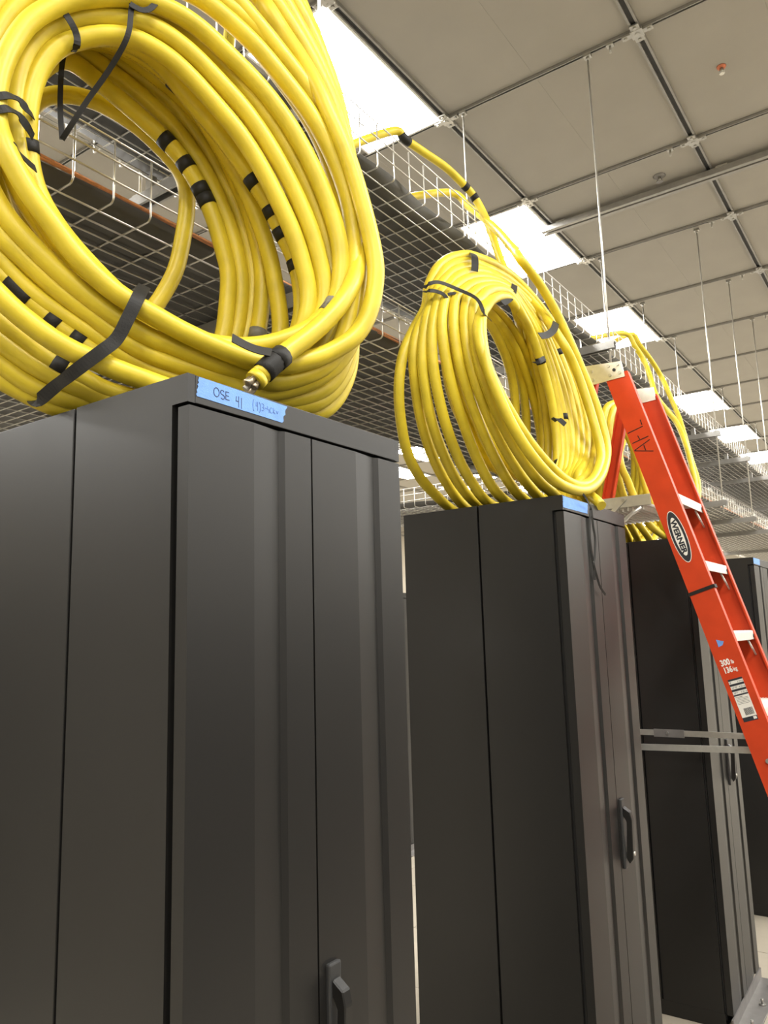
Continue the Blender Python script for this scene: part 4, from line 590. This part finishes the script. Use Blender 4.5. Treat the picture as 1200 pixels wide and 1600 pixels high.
# ------------------------------------------------------------------ ladder
LD = tag(empty('step_ladder', (0.2, 2.4, 0)), 'orange fibreglass platform step ladder standing between the second and third cabinets', 'ladder')
LO = Vector((0.2, 2.4, 0))
def lpart(name, fn, m, parent=None):
    bm = bmesh.new(); fn(bm); bmesh.ops.recalc_face_normals(bm, faces=bm.faces[:])
    for v in bm.verts: v.co -= LO
    return from_bm(name, bm, m, parent or LD)
SL = 0.285
def xb(z): return -0.118+(2.591-z)*SL
def rail(bm, y, sgn, x_of, wd, z0, z1, thick=0.006, fl=0.032):
    """C channel: web on plane y, flanges pointing in direction sgn"""
    prof = [(0, 0), (wd, 0), (wd, fl), (wd-thick, fl), (wd-thick, thick), (thick, thick), (thick, fl), (0, fl)]
    A = [bm.verts.new((x_of(z0)+p[0], y+sgn*p[1], z0)) for p in prof]; B = [bm.verts.new((x_of(z1)+p[0], y+sgn*p[1], z1)) for p in prof]; n = len(prof)
    bm.faces.new(A); bm.faces.new(B)
    for i in range(n): bm.faces.new((A[i], A[(i+1) % n], B[(i+1) % n], B[i]))
YL, YR = 2.20, 2.62
fr1 = lpart('front_rail', lambda bm: rail(bm, YL, 1, xb, 0.092, 0.02, 2.60), M['orange'])
fr2 = lpart('front_rail', lambda bm: rail(bm, YR, -1, xb, 0.092, 0.02, 2.60), M['orange'])
def xrear(z): return -0.200-(2.591-z)*0.245
lpart('rear_rail', lambda bm: rail(bm, YL+0.004, 1, xrear, 0.050, 0.02, 2.60, 0.005, 0.026), M['orange'])
lpart('rear_rail', lambda bm: rail(bm, YR-0.004, -1, xrear, 0.050, 0.02, 2.60, 0.005, 0.026), M['orange'])
for y0, yy in ((YL-0.004, YL), (YR, YR+0.004)):
    pl = lpart('hinge_plate', lambda bm: prism(bm, [(-0.215, 2.655), (-0.048, 2.642), (-0.038, 2.578), (-0.205, 2.568)], 1, y0, yy), M['alu'])
    for (rx, rz) in ((-0.100, 2.632), (-0.064, 2.632), (-0.096, 2.594), (-0.058, 2.596), (-0.078, 2.612), (-0.170, 2.625), (-0.165, 2.590)):
        s = -1 if yy == YL else 1
        lpart('rivet', lambda bm: cyl(bm, (rx, y0 if s < 0 else yy, rz), (0, s, 0), 0.0065, 0.004, 10), M['galv'] if rx != -0.078 else M['rackdark'], pl)
pl = lpart('hinge_plate', lambda bm: prism(bm, [(-0.16, 2.645), (-0.048, 2.637), (-0.040, 2.582), (-0.15, 2.574)], 1, YR-0.010, YR-0.006), M['alu'])
# steps
for k in range(-1, 8):
    z = 1.845-0.257*k
    if k == -1: z = 2.102
    if z < 0.15: continue
    def stp(bm, z=z):
        x = xb(z)
        bbox(bm, x+0.006, x+0.090, YL+0.006, YR-0.006, z-0.008, z, 0.0015)
        bbox(bm, x+0.0865, x+0.0905, YL+0.006, YR-0.006, z-0.034, z-0.004, 0.001); bbox(bm, x+0.006, x+0.010, YL+0.006, YR-0.006, z-0.030, z-0.004, 0.001)
        for q in range(7): bbox(bm, x+0.012+q*0.011, x+0.016+q*0.011, YL+0.006, YR-0.006, z, z+0.0015)
    s = lpart('step', stp, M['step'])
    for yy in (YL+0.035, YR-0.035):
        lpart('rivet', lambda bm: cyl(bm, (xb(z)+0.0900, yy, z-0.019), (1, 0, 0), 0.0065, 0.003, 10), M['rackdark'], s)
    lpart('brace', lambda bm: tube(bm, [Vector((xb(z)+0.075, YR-0.075, z-0.030)), Vector((xb(z-0.065)+0.070, YR-0.010, z-0.092))], 0.004, 6), M['step'], s)
# platform
def plat(bm):
    bbox(bm, -0.235, 0.005, YL+0.012, YR-0.012, 2.066, 2.078)
    for q in range(12): bbox(bm, -0.230+q*0.0195, -0.224+q*0.0195, YL+0.012, YR-0.012, 2.052, 2.066)
pf = lpart('platform', plat, M['step'])
for y in (YL-0.002, YR-0.006): lpart('platform_rim', lambda bm: bbox(bm, -0.262, 0.020, y, y+0.008, 2.066, 2.108, 0.001), M['alu'], pf)
lpart('platform_brace', lambda bm: tube(bm, [Vector(p) for p in ((-0.015, YL+0.004, 2.060), (-0.055, YL+0.004, 2.040), (-0.10, YL+0.004, 2.005), (-0.145, YL+0.004, 1.955), (-0.175, YL+0.004, 1.90))], 0.008, 8), M['alu'])
lpart('platform_brace', lambda bm: prism(bm, [(-0.085, 2.100), (-0.068, 2.095), (-0.135, 2.035), (-0.150, 2.042)], 1, YL-0.007, YL-0.003), M['alu'], pf)
for rx in (-0.080, -0.205): lpart('rivet', lambda bm: cyl(bm, (rx, YL-0.002, 2.092), (0, -1, 0), 0.007, 0.008, 10), M['galv'], pf)
# spreader bars
sp = lpart('spreader_bar', lambda bm: prism(bm, [(-0.54, 1.152), (0.31, 1.176), (0.31, 1.198), (-0.54, 1.174)], 1, YL+0.036, YL+0.044), M['alu'])
sp = lpart('spreader_bar', lambda bm: prism(bm, [(-0.54, 1.172), (0.31, 1.178), (0.31, 1.200), (-0.54, 1.194)], 1, YR-0.044, YR-0.036), M['alu'])
lpart('hinge_sleeve', lambda bm: bbox(bm, -0.150, -0.030, YR-0.048, YR-0.044, 1.170, 1.201, 0.001), M['plate'], sp)
lpart('rivet', lambda bm: cyl(bm, (-0.095, YR-0.048, 1.186), (0, -1, 0), 0.006, 0.004, 10), M['galv'], sp)
lpart('rivet', lambda bm: cyl(bm, (xb(1.16)+0.045, YL, 1.16), (0, -1, 0), 0.008, 0.006, 10), M['galv'])
for z in (0.35, 0.75, 1.5):
    lpart('rear_brace', lambda bm: bbox(bm, xrear(z)+0.004, xrear(z)+0.012, YL+0.01, YR-0.01, z-0.014, z+0.014), M['alu'])
for y in (YL, YR-0.034):
    for xf in (xb, xrear):
        lpart('foot', lambda bm: bbox(bm, xf(0.02)-0.006, xf(0.02)+(0.098 if xf is xb else 0.056), y-0.003, y+0.037, 0.0, 0.045, 0.004), M['handle'])
# decals, all on the outer face of the near rail
d1 = Vector((SL, 0, -1)).normalized(); d2 = Vector((1, 0, SL)).normalized(); OUT = Vector((0, -1, 0))
def ell(bm, c, a, b, y0, y1, n=40):
    P = [c+d1*(a*math.cos(2*math.pi*i/n))+d2*(b*math.sin(2*math.pi*i/n)) for i in range(n)]
    A = [bm.verts.new((p.x, y0, p.z)) for p in P]; B = [bm.verts.new((p.x, y1, p.z)) for p in P]
    bm.faces.new(A); bm.faces.new(B[::-1])
    for i in range(n): bm.faces.new((A[i], B[i], B[(i+1) % n], A[(i+1) % n]))
cc = Vector((0.1115, 2.2, 1.936))
badge = lpart('badge', lambda bm: ell(bm, cc, 0.100, 0.0275, YL-0.0004, YL), M['white'], fr1)
lpart('badge_field', lambda bm: ell(bm, cc, 0.097, 0.0250, YL-0.0008, YL-0.0004), M['black'], fr1)
lpart('badge_panel', lambda bm: ell(bm, cc, 0.074, 0.0165, YL-0.0012, YL-0.0008), M['white'], fr1)
def ltext(name, body, size, o, xd, yd, m, sx=1.0, align='LEFT', bold=0.0):
    ob = text_obj(name, body, size, Vector(o)-LO, xd, yd, m, fr1, 0.0002, sx, align, 0, bold); return ob
ltext('lettering', 'WERNER', 0.0265, cc-d2*0.0092+Vector((0, -0.0015, 0)), d1, d2, M['black'], 1.2, 'CENTER', 0.0011)
up = -d1
ltext('lettering', '300', 0.029, Vector((0.2155, YL-0.0005, 1.4695)), d2, up, M['white'], 0.74, 'LEFT', 0.001)
ltext('lettering', 'lb', 0.019, Vector((0.2495, YL-0.0005, 1.4795)), d2, up, M['white'], 0.72, 'LEFT', 0.0003)
ltext('lettering', '136', 0.028, Vector((0.2235, YL-0.0005, 1.4450)), d2, up, M['white'], 0.72, 'LEFT', 0.001)
ltext('lettering', 'kg', 0.020, Vector((0.2545, YL-0.0005, 1.4550)), d2, up, M['white'], 0.76, 'LEFT', 0.0003)
o0 = Vector((0.2315, 0, 1.4230)); lw_, lh_ = 0.0485, 0.146
def lrect(name, u0, u1, v0, v1, m, lay, parent):
    def fn(bm):
        P = [o0+d2*a*lw_+d1*b*lh_ for a, b in ((u0, v0), (u1, v0), (u1, v1), (u0, v1))]; y1 = YL-0.0003*lay-0.0002
        A = [bm.verts.new((p.x, YL if lay == 1 else y1+0.0003, p.z)) for p in P]; B = [bm.verts.new((p.x, y1, p.z)) for p in P]; bm.faces.new(A); bm.faces.new(B[::-1])
        for i in range(4): bm.faces.new((A[i], B[i], B[(i+1) % 4], A[(i+1) % 4]))
    return lpart(name, fn, m, parent)
lrect('specification_label', 0, 1, 0, 1, M['white'], 1, fr1)
for v0, v1 in ((0, .045), (.115, .165), (.24, .29), (.365, .40), (.90, 1.0)): lrect('label_bar', 0, 1, v0, v1, M['black'], 2, fr1)
for v, s1, s2 in ((.10, '8\'', '2.44 m'), (.225, '12\'10"', '4.32 m'), (.35, '10\'7"', '3.32 m')):
    ltext('lettering', s1, 0.0085, o0+d2*0.06*lw_+d1*v*lh_+Vector((0, YL-0.0008, 0)), d2, up, M['black'], 0.9)
    ltext('lettering', s2, 0.0085, o0+d2*0.56*lw_+d1*v*lh_+Vector((0, YL-0.0008, 0)), d2, up, M['black'], 0.9)
for k in range(6): lrect('label_line', 0.08 if k else 0.04, 0.55 if k == 0 else 0.90, .425+k*.032, .433+k*.032+(0.004 if k == 0 else 0), M['grey'], 2, fr1)
xx = 0.30
for k in range(11):
    wv = random.choice((0.018, 0.03, 0.04)); lrect('barcode_bar', xx, xx+wv, .70, .86, M['black'], 2, fr1); xx += wv+0.022
lrect('label_tag', 0.72, 0.94, .915, .975, M['white'], 3, fr1)
# marker strokes, tape band and blue patch on the rail
mk_ = strokes('marker_writing', [[tuple(Vector((p[0], YL-0.0003, p[2]))-LO) for p in s] for s in MARKER_STROKES], 0.0035, M['tape'], fr1, (0, -1, 0))
tb_ = lpart('tape_band', lambda bm: prism(bm, [(xb(1.722)-0.002, 1.716), (xb(1.735)+0.094, 1.746), (xb(1.735)+0.091, 1.758), (xb(1.722)-0.005, 1.728)], 1, YL-0.002, YL+0.035), M['tape'], fr1)
lpart('blue_patch', lambda bm: prism(bm, [(0.206, 1.562), (0.231, 1.556), (0.226, 1.543), (0.212, 1.536)], 1, YL-0.0008, YL), M['blue'], fr1)
ltext('lettering', 'SAFE', 0.012, Vector((xb(1.60)+0.05, YR-0.0064, 1.60)), d1, d2, M['orange'], 1.0) if False else None
